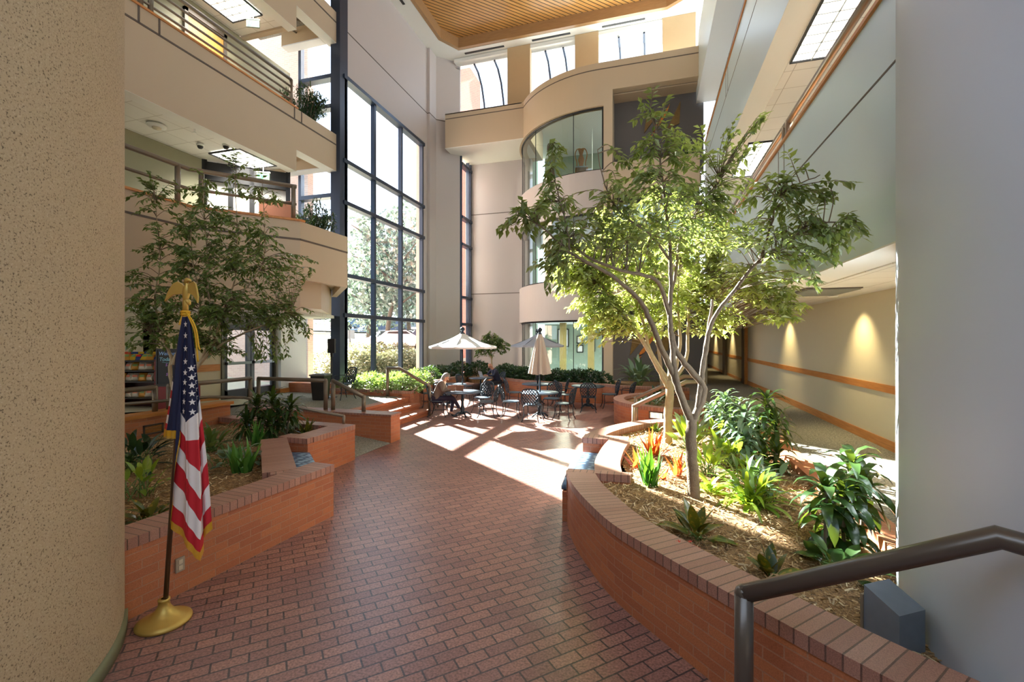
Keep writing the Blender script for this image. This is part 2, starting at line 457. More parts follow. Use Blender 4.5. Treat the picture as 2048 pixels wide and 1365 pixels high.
def tilemat():
    m, n, b, o = new_mat('suspended_ceiling_tile')
    b.inputs['Roughness'].default_value = .8
    tcn = n.nodes.new('ShaderNodeTexCoord')
    bt = n.nodes.new('ShaderNodeTexBrick'); bt.offset = 0
    bt.inputs['Color1'].default_value = rgb(228, 227, 220); bt.inputs['Color2'].default_value = rgb(222, 221, 214); bt.inputs['Mortar'].default_value = rgb(186, 182, 172)
    bt.inputs['Scale'].default_value = 1; bt.inputs['Mortar Size'].default_value = .008; bt.inputs['Brick Width'].default_value = .61; bt.inputs['Row Height'].default_value = .61
    n.links.new(tcn.outputs['Object'], bt.inputs['Vector']); n.links.new(bt.outputs['Color'], b.inputs['Base Color'])
    return m
M['tile'] = tilemat()
def cushmat():
    m, n, b, o = new_mat('blue_oval_print_vinyl')
    b.inputs['Roughness'].default_value = .4
    tcn = n.nodes.new('ShaderNodeTexCoord')
    mp = n.nodes.new('ShaderNodeMapping'); mp.inputs['Scale'].default_value = (6.5, 13, 1); n.links.new(tcn.outputs['UV'], mp.inputs[0])
    vo = n.nodes.new('ShaderNodeTexVoronoi'); vo.inputs['Scale'].default_value = 1.0; vo.inputs['Randomness'].default_value = .35
    n.links.new(mp.outputs[0], vo.inputs['Vector'])
    r = ramp(n, [(.28, rgb(150, 184, 204)), (.42, rgb(62, 92, 122))])
    n.links.new(vo.outputs['Distance'], r.inputs[0]); n.links.new(r.outputs[0], b.inputs['Base Color'])
    return m
M['cush'] = cushmat()
M['barkout'] = plain('dark_outdoor_bark', rgb(76, 70, 66), .85, var=.2, scale=6)

# ================================================================ THE HALL
WX = -9.65           # window wall
GL = 0.48            # upper ground level (door platform, corridor)
b = MB(); b.box((-10.2, -4, -.12), (3.2, 22, 0)); struct('floor', b, M['paver'])

# --- window wall (left): solid wall above, pier and chamfer at the far end
b = MB()
b.box((WX - .35, 12.73, 10.93), (WX, 18.68, 15.6))
b.box((WX - .35, 18.30, 0), (WX, 18.68, 10.93))
b.prism([(-10, 18.68), (-9.52, 18.68), (-9.52, 19.33), (-8.66, 20.12), (-8.66, 20.2), (-8.95, 20.2), (-10, 19.6)], 0, 15.6)
struct('wall_left', b, M['wall'])
def groove(name, pts, z, m='groove', h=.035, out=.008):
    bb = MB()
    for a, c in zip(pts[:-1], pts[1:]):
        a = Vector((a[0], a[1], z)); c = Vector((c[0], c[1], z))
        d = (c - a).normalized()
        ang = math.atan2(d.y, d.x)
        bb.obox((a + c) / 2, ((c - a).length, out * 2, h), ang)
    return struct(name, bb, M[m])
groove('trim_1', [(WX, 12.9), (WX, 18.68), (-9.52, 18.68), (-9.52, 19.33), (-8.9, 19.9)], 12.45)

def curtain(name, p0, p1, z0, z1, us, zs, wmul=.11, dep=.16, hdep=.26, glass_m='glass', skip=()):
    """glazed wall from p0 to p1: frame, mullions at us (metres along), transoms at zs"""
    h = holder(name)
    p0 = Vector((p0[0], p0[1], 0)); p1 = Vector((p1[0], p1[1], 0))
    d = (p1 - p0); L = d.length; d.normalize(); ang = math.atan2(d.y, d.x)
    f = MB()
    for u in us:
        c = p0 + d * u
        f.obox((c.x, c.y, (z0 + z1) / 2), (wmul, dep, z1 - z0), ang)
    struct('window_frame', f, M['frame'], h)
    f = MB()
    for z in zs:
        c = p0 + d * (L / 2)
        f.obox((c.x, c.y, z), (L, hdep, .13), ang)
    struct('transom', f, M['frame'], h)
    g = MB()
    us2 = sorted(us); zs2 = sorted(zs)
    for i in range(len(us2) - 1):
        for j in range(len(zs2) - 1):
            a = p0 + d * us2[i]; c = p0 + d * us2[i + 1]
            g.face([(a.x, a.y, zs2[j]), (c.x, c.y, zs2[j]), (c.x, c.y, zs2[j + 1]), (a.x, a.y, zs2[j + 1])])
    struct('window_pane', g, M[glass_m], h)
    return h
curtain('window_1', (WX - .05, 12.73), (WX - .05, 18.33), .6, 10.93, [0.12, 1.82, 3.72, 5.5],
        [.72, 2.98, 4.30, 6.70, 8.08, 10.86])
# corner post
b = MB(); b.box((-9.98, 12.55, GL), (-9.62, 12.95, 15.6)); struct('window_post', b, M['frame'])
# bay glass that turns the corner behind the balconies
curtain('window_2', (-11.35, 12.78), (-9.9, 12.78), GL + .3, 15.3, [0, 1.40], [.8, 2.98, 6.2, 6.95, 9.9, 10.9, 14.2, 15.2])
b = MB(); b.box((-11.35, 12.0, GL), (-9.6, 12.95, GL + .30)); struct('window_sill', b, M['brickw'])
# narrow strip window beyond the pier
curtain('window_3', (-8.66, 20.16), (-8.66, 21.4), .6, 12.6, [.02, .93, 1.2], [.7, 2.9, 4.2, 6.75, 8.05, 10.6, 12.5], wmul=.08)

# --- back wall and curved bay
b = MB(); b.box((-8.9, 21.4, 0), (-5.5, 21.8, 12.57)); struct('wall_back', b, M['wall'])
groove('trim_2', [(-8.6, 21.4), (-5.9, 21.4)], 4.45)
groove('trim_3', [(-8.6, 21.4), (-5.9, 21.4)], 8.44)
# bridging band at the third floor
b = MB(); b.box((-9.0, 19.2, 10.98), (-5.0, 21.9, 12.57)); struct('wall_band', b, M['fascia'])
b = MB(); b.box((-9.0, 19.19, 10.96), (-5.2, 21.4, 10.985)); struct('trim_4', b, M['white'])
groove('trim_5', [(-8.98, 19.2), (-5.15, 19.2)], 12.32)
BC = (-1.8, 21.4); BR = 4.1
def arc(r, a0=180, a1=270, n=28):
    return [(BC[0] + r * math.cos(R(a0 + (a1 - a0) * i / n)), BC[1] + r * math.sin(R(a0 + (a1 - a0) * i / n))) for i in range(n + 1)]
def bayband(z0, z1, name, m, r=BR, xr=-1.63, back=None):
    P = arc(r) + [(xr, 17.3), (xr, 17.3 + .35)] + arc(r - .35, 270, 180)
    bb = MB(); bb.prism(P, z0, z1)
    return struct(name, bb, m)
bayband(10.95, 12.57, 'wall_bay', M['fascia'])
bayband(6.97, 8.55, 'wall_bay', M['wall'])
bayband(2.92, 4.46, 'wall_bay', M['wall'])
bayband(0, .9, 'wall_bay', M['wall'])
groove('trim_6', arc(BR, 180, 270, 24) + [(1.7, 17.3)], 12.32)
for i, (z0, z1) in enumerate([(.9, 2.92), (4.46, 6.97), (8.55, 10.95)]):
    h = holder('window_%d' % (4 + i))
    A = arc(BR - .12, 183, 270, 24) + [(-1.66, 17.42)]
    f = MB()
    for z in (z0 + .03, z1 - .03):
        f.tube([(p[0], p[1], z) for p in A], .04, 6)
    for q in (0, 5, 12, 20, 25):
        p = A[q]; r_ = .045 if q in (0, 25) else .016
        f.tube([(p[0], p[1], z0), (p[0], p[1], z1)], r_, 6)
    struct('window_frame', f, M['black'], h)
    g = MB()
    for a, c in zip(A[:-1], A[1:]):
        g.face([(a[0], a[1], z0), (c[0], c[1], z0), (c[0], c[1], z1), (a[0], a[1], z1)])
    struct('window_pane', g, M['glassb'], h, smooth=True)
# straight front of the bay with its niches
b = MB()
b.box((-1.63, 17.3, 0), (-1.3, 17.65, 12.57))
b.box((-1.3, 17.3, 11.5), (1.72, 17.65, 12.57))
b.box((-1.3, 17.3, 7.55), (1.72, 17.65, 8.78))
b.box((-1.3, 17.3, 3.25), (1.72, 17.65, 4.9))
struct('wall_front', b, M['fascia'])
b = MB(); b.box((-1.4, 18.3, 8.5), (1.95, 18.5, 12.4)); b.box((-1.4, 18.3, 0), (2.0, 18.5, 3.4)); struct('wall_feature', b, M['gray'])
b = MB(); b.box((-1.3, 17.66, 11.45), (1.72, 18.3, 11.49)); b.box((-1.32, 17.66, 8.74), (1.72, 18.3, 8.78)); b.box((-1.5, 17.66, 8.6), (-1.31, 18.3, 11.5)); struct('trim_7', b, M['fascia'])
h = holder('window_7')
b = MB(); b.box((-1.3, 17.42, 4.9), (1.72, 17.5, 5.0)); b.box((-1.3, 17.42, 7.45), (1.72, 17.5, 7.55)); b.box((.2, 17.42, 4.9), (.3, 17.5, 7.55)); b.box((1.6, 17.42, 4.9), (1.72, 17.5, 7.55)); struct('window_frame', b, M['black'], h)
b = MB(); b.box((-1.3, 17.46, 5), (1.7, 17.47, 7.5)); struct('window_pane', b, M['glassb'], h)
# rooms inside the bay
b = MB()
b.box((-5.6, 25, 0), (2, 25.2, 12.4)); b.box((-6.2, 21.5, 0), (-6.0, 25, 12.4))
struct('wall_room', b, plain('sage_room_paint', rgb(150, 162, 142), .7))
b = MB(); b.prism(arc(BR - .36, 180, 270, 20) + [(1.9, 17.7), (1.9, 25), (-5.9, 25)], 4.2, 4.44); b.prism(arc(BR - .36, 180, 270, 20) + [(-1.6, 17.7), (-1.6, 18.6), (1.9, 18.6), (1.9, 25), (-5.9, 25)], 8.2, 8.5); struct('floor_room', b, M['carpetb'])
b = MB(); b.prism(arc(BR - .36, 180, 270, 20) + [(-1.6, 17.7), (-1.6, 18.6), (1.9, 18.6), (1.9, 25), (-5.9, 25)], 12.3, 12.6); b.prism(arc(BR - .36, 180, 270, 20) + [(1.9, 17.7), (1.9, 25), (-5.9, 25)], 3.0, 3.1); b.prism(arc(BR - .36, 180, 270, 20) + [(1.9, 17.7), (1.9, 25), (-5.9, 25)], 7.2, 7.3);struct('ceiling_room', b, M['white'])
b = MB(); b.box((-1.7, 18.6, 0), (-1.5, 21.0, 3.0)); b.box((-1.75, 18.52, 8.5), (-1.55, 20, 12.3)); struct('wall_partition', b, M['olive'])
b = MB(); b.box((-4.3, 22.6, 0), (-4.0, 22.9, 3.0)); b.box((-2.9, 22.6, 0), (-2.6, 22.9, 3.0)); struct('room_pillar', b, plain('yellow_room_paint', rgb(188, 170, 112), .6))

# --- clerestory wall and ceiling
b = MB()
for x0, x1 in ((-6.15, -5.09), (-3.08, -2.07), (.53, 1.81)):
    b.box((x0, 19.7, 12.55), (x1, 20.0, 15.39))
struct('wall_clerestory', b, M['tan'])
b = MB(); b.box((-8.8, 19.74, 15.22), (1.72, 20.1, 15.38)); struct('trim_27', b, M['white'])
for i, (x0, x1) in enumerate([(-8.66, -6.15), (-5.09, -3.08), (-2.07, .53)]):
    h = holder('window_%d' % (8 + i))
    prof = [(19.95, 15.1), (20.45, 15.0), (20.95, 14.6), (21.3, 13.9), (21.45, 13.2), (21.5, 12.5)]
    g = MB(); g.grid([[(x0 - .5, y, z) for y, z in prof], [(x1 + .5, y, z) for y, z in prof]]); struct('window_pane', g, M['glass'], h, smooth=True)
    f = MB()
    for t in (.32, .72):
        x = x0 + (x1 - x0) * t
        f.tube([(x, y, z) for y, z in prof], .05, 6)
    f.tube([(x0 - .5, 21.5, 12.55), (x1 + .5, 21.5, 12.55)], .05, 6)
    struct('window_frame', f, M['frame'], h)
b = MB(); b.prism([(-9, 19.2)] + [(-5.35, 19.2)] + arc(BR - .02, 205, 270, 14) + [(1.9, 17.32), (1.9, 25), (-9, 25)], 12.52, 12.56); struct('roof', b, M['white'])

CZ = 15.4
oct_ = [(-8.9, -1), (-8.9, 18.3), (-8.35, 19.2), (.7, 19.25), (1.5, 18.75), (1.5, -1)]
b = MB()
b.box((-10.2, -2, CZ), (-8.9, 20.4, CZ + .1)); b.box((-8.9, 19.25, CZ), (1.5, 20.4, CZ + .1)); b.box((1.5, -2, CZ), (3.7, 20.4, CZ + .1))
b.prism([(-8.9, 18.3), (-8.35, 19.25), (-8.9, 19.25)], CZ, CZ + .1); b.prism([(.7, 19.25), (1.5, 18.75), (1.5, 19.25)], CZ, CZ + .1)
struct('ceiling', b, M['white'])
b = MB()
for a, c in zip(oct_[:-1], oct_[1:]):
    b.face([(a[0], a[1], CZ), (c[0], c[1], CZ), (c[0], c[1], CZ + .5), (a[0], a[1], CZ + .5)])
ins = [(-8.75, -1), (-8.75, 18.2), (-8.27, 19.05), (.66, 19.08), (1.36, 18.66), (1.36, -1)]
for a, c, e, g in zip(oct_[:-1], oct_[1:], ins[1:], ins[:-1]):
    b.face([(a[0], a[1], CZ - .005), (c[0], c[1], CZ - .005), (e[0], e[1], CZ - .005), (g[0], g[1], CZ - .005)])
    b.face([(g[0], g[1], CZ - .005), (e[0], e[1], CZ - .005), (e[0], e[1], CZ + .5), (g[0], g[1], CZ + .5)])
struct('trim_8', b, wood('ceiling_wood_trim', rgb(150, 116, 78), rgb(168, 132, 92)))
b = MB(); b.prism(oct_, CZ + .45, CZ + .5); struct('ceiling_wood', b, M['slat'])
b = MB(); b.box((-10.4, -2, CZ + .9), (4, 22, CZ + 1.0)); struct('roof_slab', b, M['white'])
# dark linear air slots in the white border
for i, (a, c) in enumerate([((-9.25, 13.2), (-9.25, 15.9)), ((-8.1, 19.52), (-6.3, 19.52)), ((-4.9, 19.52), (-3.3, 19.52)), ((-1.85, 19.52), (-.2, 19.52))]):
    bb = MB(); bb.box((a[0] - .05, a[1] - .05, CZ - .02), (c[0] + .05, c[1] + .05, CZ + .01))
    tag(bb.build('air_slot', M['black']), ['long dark air slot in the white ceiling border along the window wall', 'dark air slot in white ceiling above the clerestory window beside the chamfered pier', 'dark air slot in white ceiling above the middle clerestory window', 'dark air slot in white ceiling above the clerestory window nearest the pale balconies'][i], 'vent', 'ceiling air slots')

# --- left balconies (two upper floors) and the projecting one below
LX = -9.76
def balcony_left(zt, zb, zn, wall_lab):
    bb = MB()
    bb.box((LX - .18, -1, zb), (LX, 10.8, zt)); bb.box((LX - .18, 10.8, zn), (LX, 12.65, zt))
    bb.box((-11.64, 10.64, zb + .001), (LX - .19, 10.79, zn + .95))
    struct('wall_balcony_left', bb, M['fascia'])
    bb = MB(); bb.box((LX - .3, -1, zb - .006), (LX + .004, 10.805, zb - .001)); bb.box((LX - .35, 10.806, zn - .006), (LX + .004, 12.655, zn - .001)); bb.box((-11.64, 12.2, zn - .004), (-10.12, 12.52, zn + .001)); bb.box((-11.6, 12.2, zn + .002), (-10.12, 12.52, zn + .03))
    struct('trim_9', bb, M['white'])
    bb = MB(); bb.box((-11.64, 12.21, zn + .03), (-10.12, 12.51, zn + .61)); struct('wall_recess', bb, M['tan'])
    bb = MB(); bb.box((-12.7, -1, zb + .05), (LX - .19, 10.62, zb + .1)); struct('ceiling_left', bb, M['tile'])
    bb = MB(); bb.box((-12.7, -1, zt - .45), (LX - .19, 12.4, zt - .38)); struct('floor_left', bb, M['carpet'])
    bb = MB(); bb.box((-11.64, 10.80, zn + .62), (LX - .19, 12.6, zn + .68)); struct('ceiling_left', bb, M['tan'])
    bb = MB()
    bb.tube([(-11.6, 10.9, zn + .4), (-9.9, 12.4, zn + .4)], .04, 6); bb.tube([(-11.2, 10.9, zn + .36), (-11.0, 12.6, zn + .36)], .03, 6); bb.tube([(-11.8, 11.7, zn + .42), (-9.95, 11.4, zn + .42)], .03, 6)
    struct('trim_10', bb, M['rail'])
    for off, h_ in ((-.34, .04),):
        bb = MB(); bb.box((LX - .01, -1, zt + off - .02), (LX + .012, 12.65, zt + off + .02))
        for y in (6.55, 6.95, 10.72, 11.0): bb.box((LX - .01, y - .018, zt + off), (LX + .012, y + .018, zt))
        struct('trim_11', bb, M['groove'])
    bb = MB(); bb.box((LX - .22, -1, zt), (LX + .03, 10.85, zt + .045)); struct('trim_12', bb, M['oak'])
balcony_left(8.86, 7.05, 7.67, '')
balcony_left(12.85, 11.15, 11.85, '')
b = MB(); b.box((-11.85, -1, 4.41), (-11.65, 9.5, 7.09)); b.box((-11.85, -1, 8.49), (-11.65, 12.6, 11.19)); b.box((-11.85, -1, 12.48), (-11.65, 12.6, 15.4)); struct('wall_left_upper', b, M['olive'])
PL = [(-8.88, -1), (-8.88, 6.95), (-7.56, 8.48), (-7.55, 10.15), (-9.7, 12.5)]
def offs(P, d):
    out = []
    for i, p in enumerate(P):
        p = Vector((p[0], p[1], 0))
        ds = []
        if i > 0: ds.append((p - Vector((P[i - 1][0], P[i - 1][1], 0))).normalized())
        if i < len(P) - 1: ds.append((Vector((P[i + 1][0], P[i + 1][1], 0)) - p).normalized())
        t = sum(ds, Vector()).normalized(); nrm = Vector((-t.y, t.x, 0))
        k = 1.0 / max(.5, nrm.dot(Vector((-ds[0].y, ds[0].x, 0))))
        q = p + nrm * d * k; out.append((q.x, q.y))
    return out
PI_ = offs(PL, .16)
def ringwall(P, Q, z0, z1, bb):
    for i in range(len(P) - 1):
        a, c, e, g = P[i], P[i + 1], Q[i + 1], Q[i]
        bb.prism([a, c, e, g], z0, z1)
b = MB(); ringwall(PL[:3], PI_[:3], 2.82, 4.86, b); ringwall(PL[2:], PI_[2:], 3.55, 4.86, b); struct('wall_balcony_lower', b, M['fascia'])
b = MB(); b.prism([(-12.8, -1), (-8.95, -1), (-8.95, 6.95), (-7.64, 8.5), (-7.64, 8.7), (-8.6, 9.2), (-9.75, 12.4), (-12.8, 12.6)], 4.3, 4.4); struct('floor_left', b, M['carpet'])
b = MB(); b.prism([(-13.6, -1), (-8.95, -1), (-8.95, 6.95), (-7.66, 8.5), (-8.3, 9.4), (-9.8, 12.5), (-13.6, 12.5)], 2.86, 2.95); struct('ceiling_left', b, M['tile'])
b = MB(); b.prism([(-7.6, 8.55), (-7.6, 10.1), (-9.65, 12.4), (-9.85, 12.3), (-8.3, 9.6), (-8.1, 9.3)], 3.75, 3.85); b.prism([(-7.9, 8.75), (-8.0, 9.7), (-9.75, 12.3), (-9.85, 12.3), (-8.6, 9.4)], 2.95, 3.8); struct('trim_13', b, M['fascia'])
for i in range(len(PL) - 1):
    pass
bb = MB()
for a, c in zip(PL[:-1], PL[1:]):
    A = Vector((a[0], a[1], 4.45)); C_ = Vector((c[0], c[1], 4.45)); d = (C_ - A)
    bb.obox((A + C_) / 2, (d.length, .024, .04), math.atan2(d.y, d.x))
struct('trim_14', bb, M['groove'])
b = MB(); ringwall(offs(PL[:4], -.03)[:3] + [(-7.52, 8.6)], offs(PL[:4], .2)[:3] + [(-7.75, 8.6)], 4.86, 4.905, b); struct('trim_15', b, M['oak'])

# second-floor glazed office front behind the lower balcony
A0 = Vector((-11.65, 9.5, 0)); A1 = Vector((-10.15, 10.9, 0)); dA = (A1 - A0).normalized(); angA = math.atan2(dA.y, dA.x); LA = (A1 - A0).length
h = holder('window_11')
f = MB()
f.obox((A0 + A1) / 2 + Vector((0, 0, 6.8)), (LA, .12, .5), angA)
for t in (0, .3, .55, 1.0): f.obox(A0 + dA * LA * t + Vector((0, 0, 5.8)), (.12, .12, 2.6), angA)
struct('window_frame', f, M['black'], h)
f = MB(); f.obox((A0 + A1) / 2 + Vector((-.05, .06, 5.7)), (LA, .02, 2.3), angA); struct('window_blind', f, M['white'], h)
b = MB(); b.obox((-9.75, 10.05, 5.18), (.9, .06, 1.55), .35); tag(b.build('desk_screen', M['ceramic']), 'brown fabric desk screen behind the lower balcony rail beside the window bay', 'screen')

# --- right side: three floors of balcony, corridor below
RX = 1.9
b = MB()
for zb in (2.98, 6.98): b.box((RX, -1, zb), (RX + .16, 17.35, zb + 2.1))
b.box((1.68, -1, 10.98), (1.84, 18.2, 13.1))
struct('wall_balcony_right', b, M['right'])
b = MB()
for zb in (2.98, 6.98): b.box((RX - .004, -1, zb + 1.448), (RX + .01, 17.3, zb + 1.468))
for zb in (2.98, 6.98):
    for y in (7.55, 7.85, 12.55, 12.85): b.box((RX - .004, y - .010, zb + 1.46), (RX + .01, y + .010, zb + 2.08))
struct('trim_16', b, M['groove'])
b = MB()
for zb in (2.98, 6.98): b.box((RX - .03, -1, zb + 2.1), (RX + .2, 17.3, zb + 2.14))
struct('trim_17', b, M['oak'])
CX = 3.56
b = MB(); b.box((RX - .005, -1, 2.97), (CX + .1, 19.4, 2.985)); b.box((RX - .01, -1, 6.97), (CX + .1, 19.4, 6.985)); b.box((1.68, -1, 10.97), (CX + .1, 18.2, 10.985)); struct('ceiling_right', b, M['white'])
b = MB(); b.box((RX + .45, -1, 2.955), (CX - .3, 19.3, 2.97)); b.box((RX + .4, -1, 6.95), (CX, 19.4, 6.97)); struct('ceiling_right', b, M['tile'])
b = MB(); b.box((2.0, 19.5, 2.78), (CX, 34, 2.85)); struct('ceiling_corridor', b, M['white'])
b = MB(); b.box((2.0, 19.38, 2.6), (CX + .1, 19.52, 3.0)); struct('trim_18', b, M['cream'])
b = MB(); b.box((CX, -1, GL), (CX + .15, 34, 3.0)); struct('wall_right', b, M['cream'])
b = MB(); b.box((CX, -1, 4.3), (CX + .15, 19.5, 7.0)); b.box((CX, -1, 8.3), (CX + .15, 8.0, 11.0)); b.box((CX, 16.2, 8.3), (CX + .15, 19.5, 11.0)); struct('wall_right_upper', b, M['gray'])
b = MB(); b.box((RX + .17, -1, 4.3), (CX - .01, 19.45, 4.4)); b.box((RX + .17, -1, 8.3), (CX - .01, 19.45, 8.4)); struct('floor_right', b, M['carpet'])
curtain('window_12', (CX + .05, 8.0), (CX + .05, 16.2), 8.4, 11.0, [0, 2, 4, 6, 8.2], [8.5, 10.9])
b = MB(); b.box((CX - .025, -1, GL + .88), (CX + .01, 18.95, GL + 1.0)); b.box((CX - .025, 20.2, GL + .88), (CX + .01, 34, GL + 1.0)); struct('trim_19', b, M['oak'])
b = MB(); b.box((CX - .02, -1, GL), (CX + .01, 18.95, GL + .15)); b.box((CX - .02, 20.2, GL), (CX + .01, 34, GL + .12)); struct('baseboard_right', b, M['oak'])
b = MB(); b.box((CX - .10, 18.95, GL), (CX + .02, 19.1, 2.78)); struct('trim_20', b, M['oak'])
b = MB(); b.box((CX - .12, 19.12, GL), (CX + .02, 19.5, 2.78)); b.box((CX - .12, 23.6, GL), (CX + .02, 24.3, 2.78)); struct('trim_21', b, plain('taupe_pier_paint', rgb(112, 98, 84), .6))
b = MB(); b.box((1.98, 18.5, GL), (2.1, 34, 2.8)); b.box((2.0, 34, GL), (CX + .1, 34.2, 2.8)); struct('wall_corridor', b, M['cream'])
b = MB(); b.box((2.15, -1, 0), (CX + .05, 34.1, GL)); b.prism([(.75, 9.55), (2.15, 9.55), (2.15, 18.3), (1.2, 18.3), (1.2, 13.6), (.75, 13.6)], 0, GL); struct('floor_corridor', b, M['carpet'])
b = MB(); b.box((1.9, -1, .2), (2.17, 9.55, GL + .012)); struct('trim_22', b, M['brickw'])

# --- big round columns either side of the photographer
b = MB(); b.lathe([(2.2, 0), (2.2, 15.4)], (-5.11, .68, 0), 96); struct('column_left', b, M['stucco'], smooth=True)
b = MB(); b.lathe([(2.2, .0), (2.22, .0), (2.22, .10), (2.2, .105)], (-5.11, .68, 0), 96); struct('baseboard_left', b, plain('olive_vinyl_base', rgb(120, 122, 92), .5), smooth=True)
b = MB(); b.lathe([(3.0, 0), (3.0, 15.4)], (4.53, 2.92, 0), 160); struct('column_right', b, M['pillar'], smooth=True)

b = MB(); b.box((-13.6, -4.2, 0), (8, -4.0, 6.2)); b.box((-13.6, -4.2, 13.4), (8, -4.0, 16)); struct('added_shade_wall', b, M['fascia'])  # unseen wall added behind the camera to darken the foreground; gap admits sky
b = MB(); b.box((-13.8, -4.2, 0), (-13.6, 8, 16)); b.box((7.6, -4.2, 0), (7.8, 1, 16)); struct('added_shade_wall_side', b, M['fascia'])  # unseen side walls added with it to close off the sky light
b = MB(); b.box((-10.2, -4.2, CZ), (8, -2, CZ + .1)); b.box((-13.7, -4.2, 15.45), (-10.2, 12.7, 15.55)); b.box((3.7, -2, CZ), (8, 20, CZ + .1)); struct('added_shade_ceiling', b, M['white'])  # unseen ceiling added to deepen the foreground shading
# --- door platform, ramp, steps (left)
b = MB()
b.prism([(-13.6, 4), (-9.0, 4), (-9.0, 8.6), (-7.0, 8.6), (-7.0, 12.05), (-11.4, 12.05), (-11.4, 12.9), (-13.6, 12.9)], 0, GL)
struct('floor_platform', b, M['carpet'])
b = MB()
prof = [(-7.0, 0), (-6.08, 0), (-6.08, .10), (-6.05, .10), (-6.05, .16), (-6.43, .16), (-6.43, .26), (-6.40, .26), (-6.40, .32), (-6.78, .32), (-6.78, .42), (-6.75, .42), (-6.75, GL + .003), (-7.0, GL + .003)]
for q, c in zip(prof, prof[1:] + prof[:1]):
    b.face([(q[0], 8.81, q[1]), (q[0], 11.94, q[1]), (c[0], 11.94, c[1]), (c[0], 8.81, c[1])])
b.face([(q[0], 8.81, q[1]) for q in prof]); b.face([(q[0], 11.94, q[1]) for q in prof][::-1])
struct('floor_steps', b, M['brickw'])
b = MB()
b.face([(-5.2, 7.2, .004), (-5.2, 8.45, .004), (-9.0, 8.45, GL), (-9.0, 7.2, GL)])
struct('floor_ramp', b, M['carpet'])
b = MB(); b.prism([(-5.2, 8.43), (-5.2, 8.8), (-9.0, 8.8), (-9.0, 8.43)], 0, .56)
struct('wall_ramp', b, M['brickw'])
b = MB(); b.prism([(-5.18, 8.41), (-5.18, 8.82), (-9.0, 8.82), (-9.0, 8.41)], .56, .60)
struct('trim_23', b, M['rowlock'])
b = MB(); b.box((-8.45, 3.4, 0), (-8.2, 7.25, .86)); b.box((-9.0, 7.25, 0), (-8.2, 7.3, .6)); struct('wall_terrace', b, M['brickw'])
b = MB(); b.box((-8.5, 3.4, .86), (-8.16, 7.3, .92)); struct('trim_24', b, M['oak'])

# --- entrance: doors, jambs, the food corner walls
b = MB(); b.box((-11.6, 11.68, GL), (-11.15, 12.8, 2.95)); struct('wall_entrance', b, M['white'])
b = MB(); b.box((-11.62, 11.62, GL), (-11.12, 12.05, GL + .14)); struct('baseboard_entrance', b, M['oakx'])
b = MB(); b.box((-11.62, 7.9, GL), (-11.4, 9.8, 2.95)); b.box((-13.6, 7.9, GL), (-11.4, 8.05, 2.95)); struct('wall_lobby', b, M['cream'])
b = MB(); b.box((-13.6, -1, GL), (-13.4, 8, 2.95)); struct('wall_food', b, plain('tan_food_wall', rgb(196, 180, 138), .7))
b = MB(); b.box((-13.4, 5.2, 1.3), (-13.36, 7.2, 2.75)); struct('trim_25', b, plain('lime_green_panel', rgb(140, 140, 34), .7))
b = MB(); b.box((-11.42, 8.0, 1.32), (-11.33, 9.7, 1.5)); b.box((-11.42, 7.9, GL), (-11.37, 9.7, GL + .13)); struct('trim_26', b, M['oak'])
for i, (y0, y1) in enumerate([(9.86, 10.74), (10.78, 11.66)]):
    h = holder('door_%d' % (i + 1))
    f = MB()
    f.box((-11.46, y0, GL), (-11.38, y0 + .11, 2.6)); f.box((-11.46, y1 - .11, GL), (-11.38, y1, 2.6))
    f.box((-11.46, y0, GL), (-11.38, y1, GL + .26)); f.box((-11.46, y0, 2.45), (-11.38, y1, 2.6))
    struct('door_frame', f, M['black'], h)
    f = MB(); f.box((-11.36, y0 + .04, GL + .98), (-11.28, y1 - .04, GL + 1.06)); struct('door_handle', f, plain('push_bar_metal', rgb(120, 124, 128), .3, .7), h)
    g = MB(); g.face([(-11.42, y0 + .1, GL + .25), (-11.42, y1 - .1, GL + .25), (-11.42, y1 - .1, 2.46), (-11.42, y0 + .1, 2.46)]); struct('window_pane', g, M['glass'], h)
b = MB(); b.box((-11.5, 9.78, GL), (-11.36, 9.86, 2.9)); b.box((-11.5, 11.62, GL), (-11.36, 11.7, 2.9)); b.box((-11.5, 9.8, 2.6), (-11.36, 11.7, 2.95)); struct('door_casing', b, plain('bronze_door_frame', rgb(96, 92, 84), .35, .4))

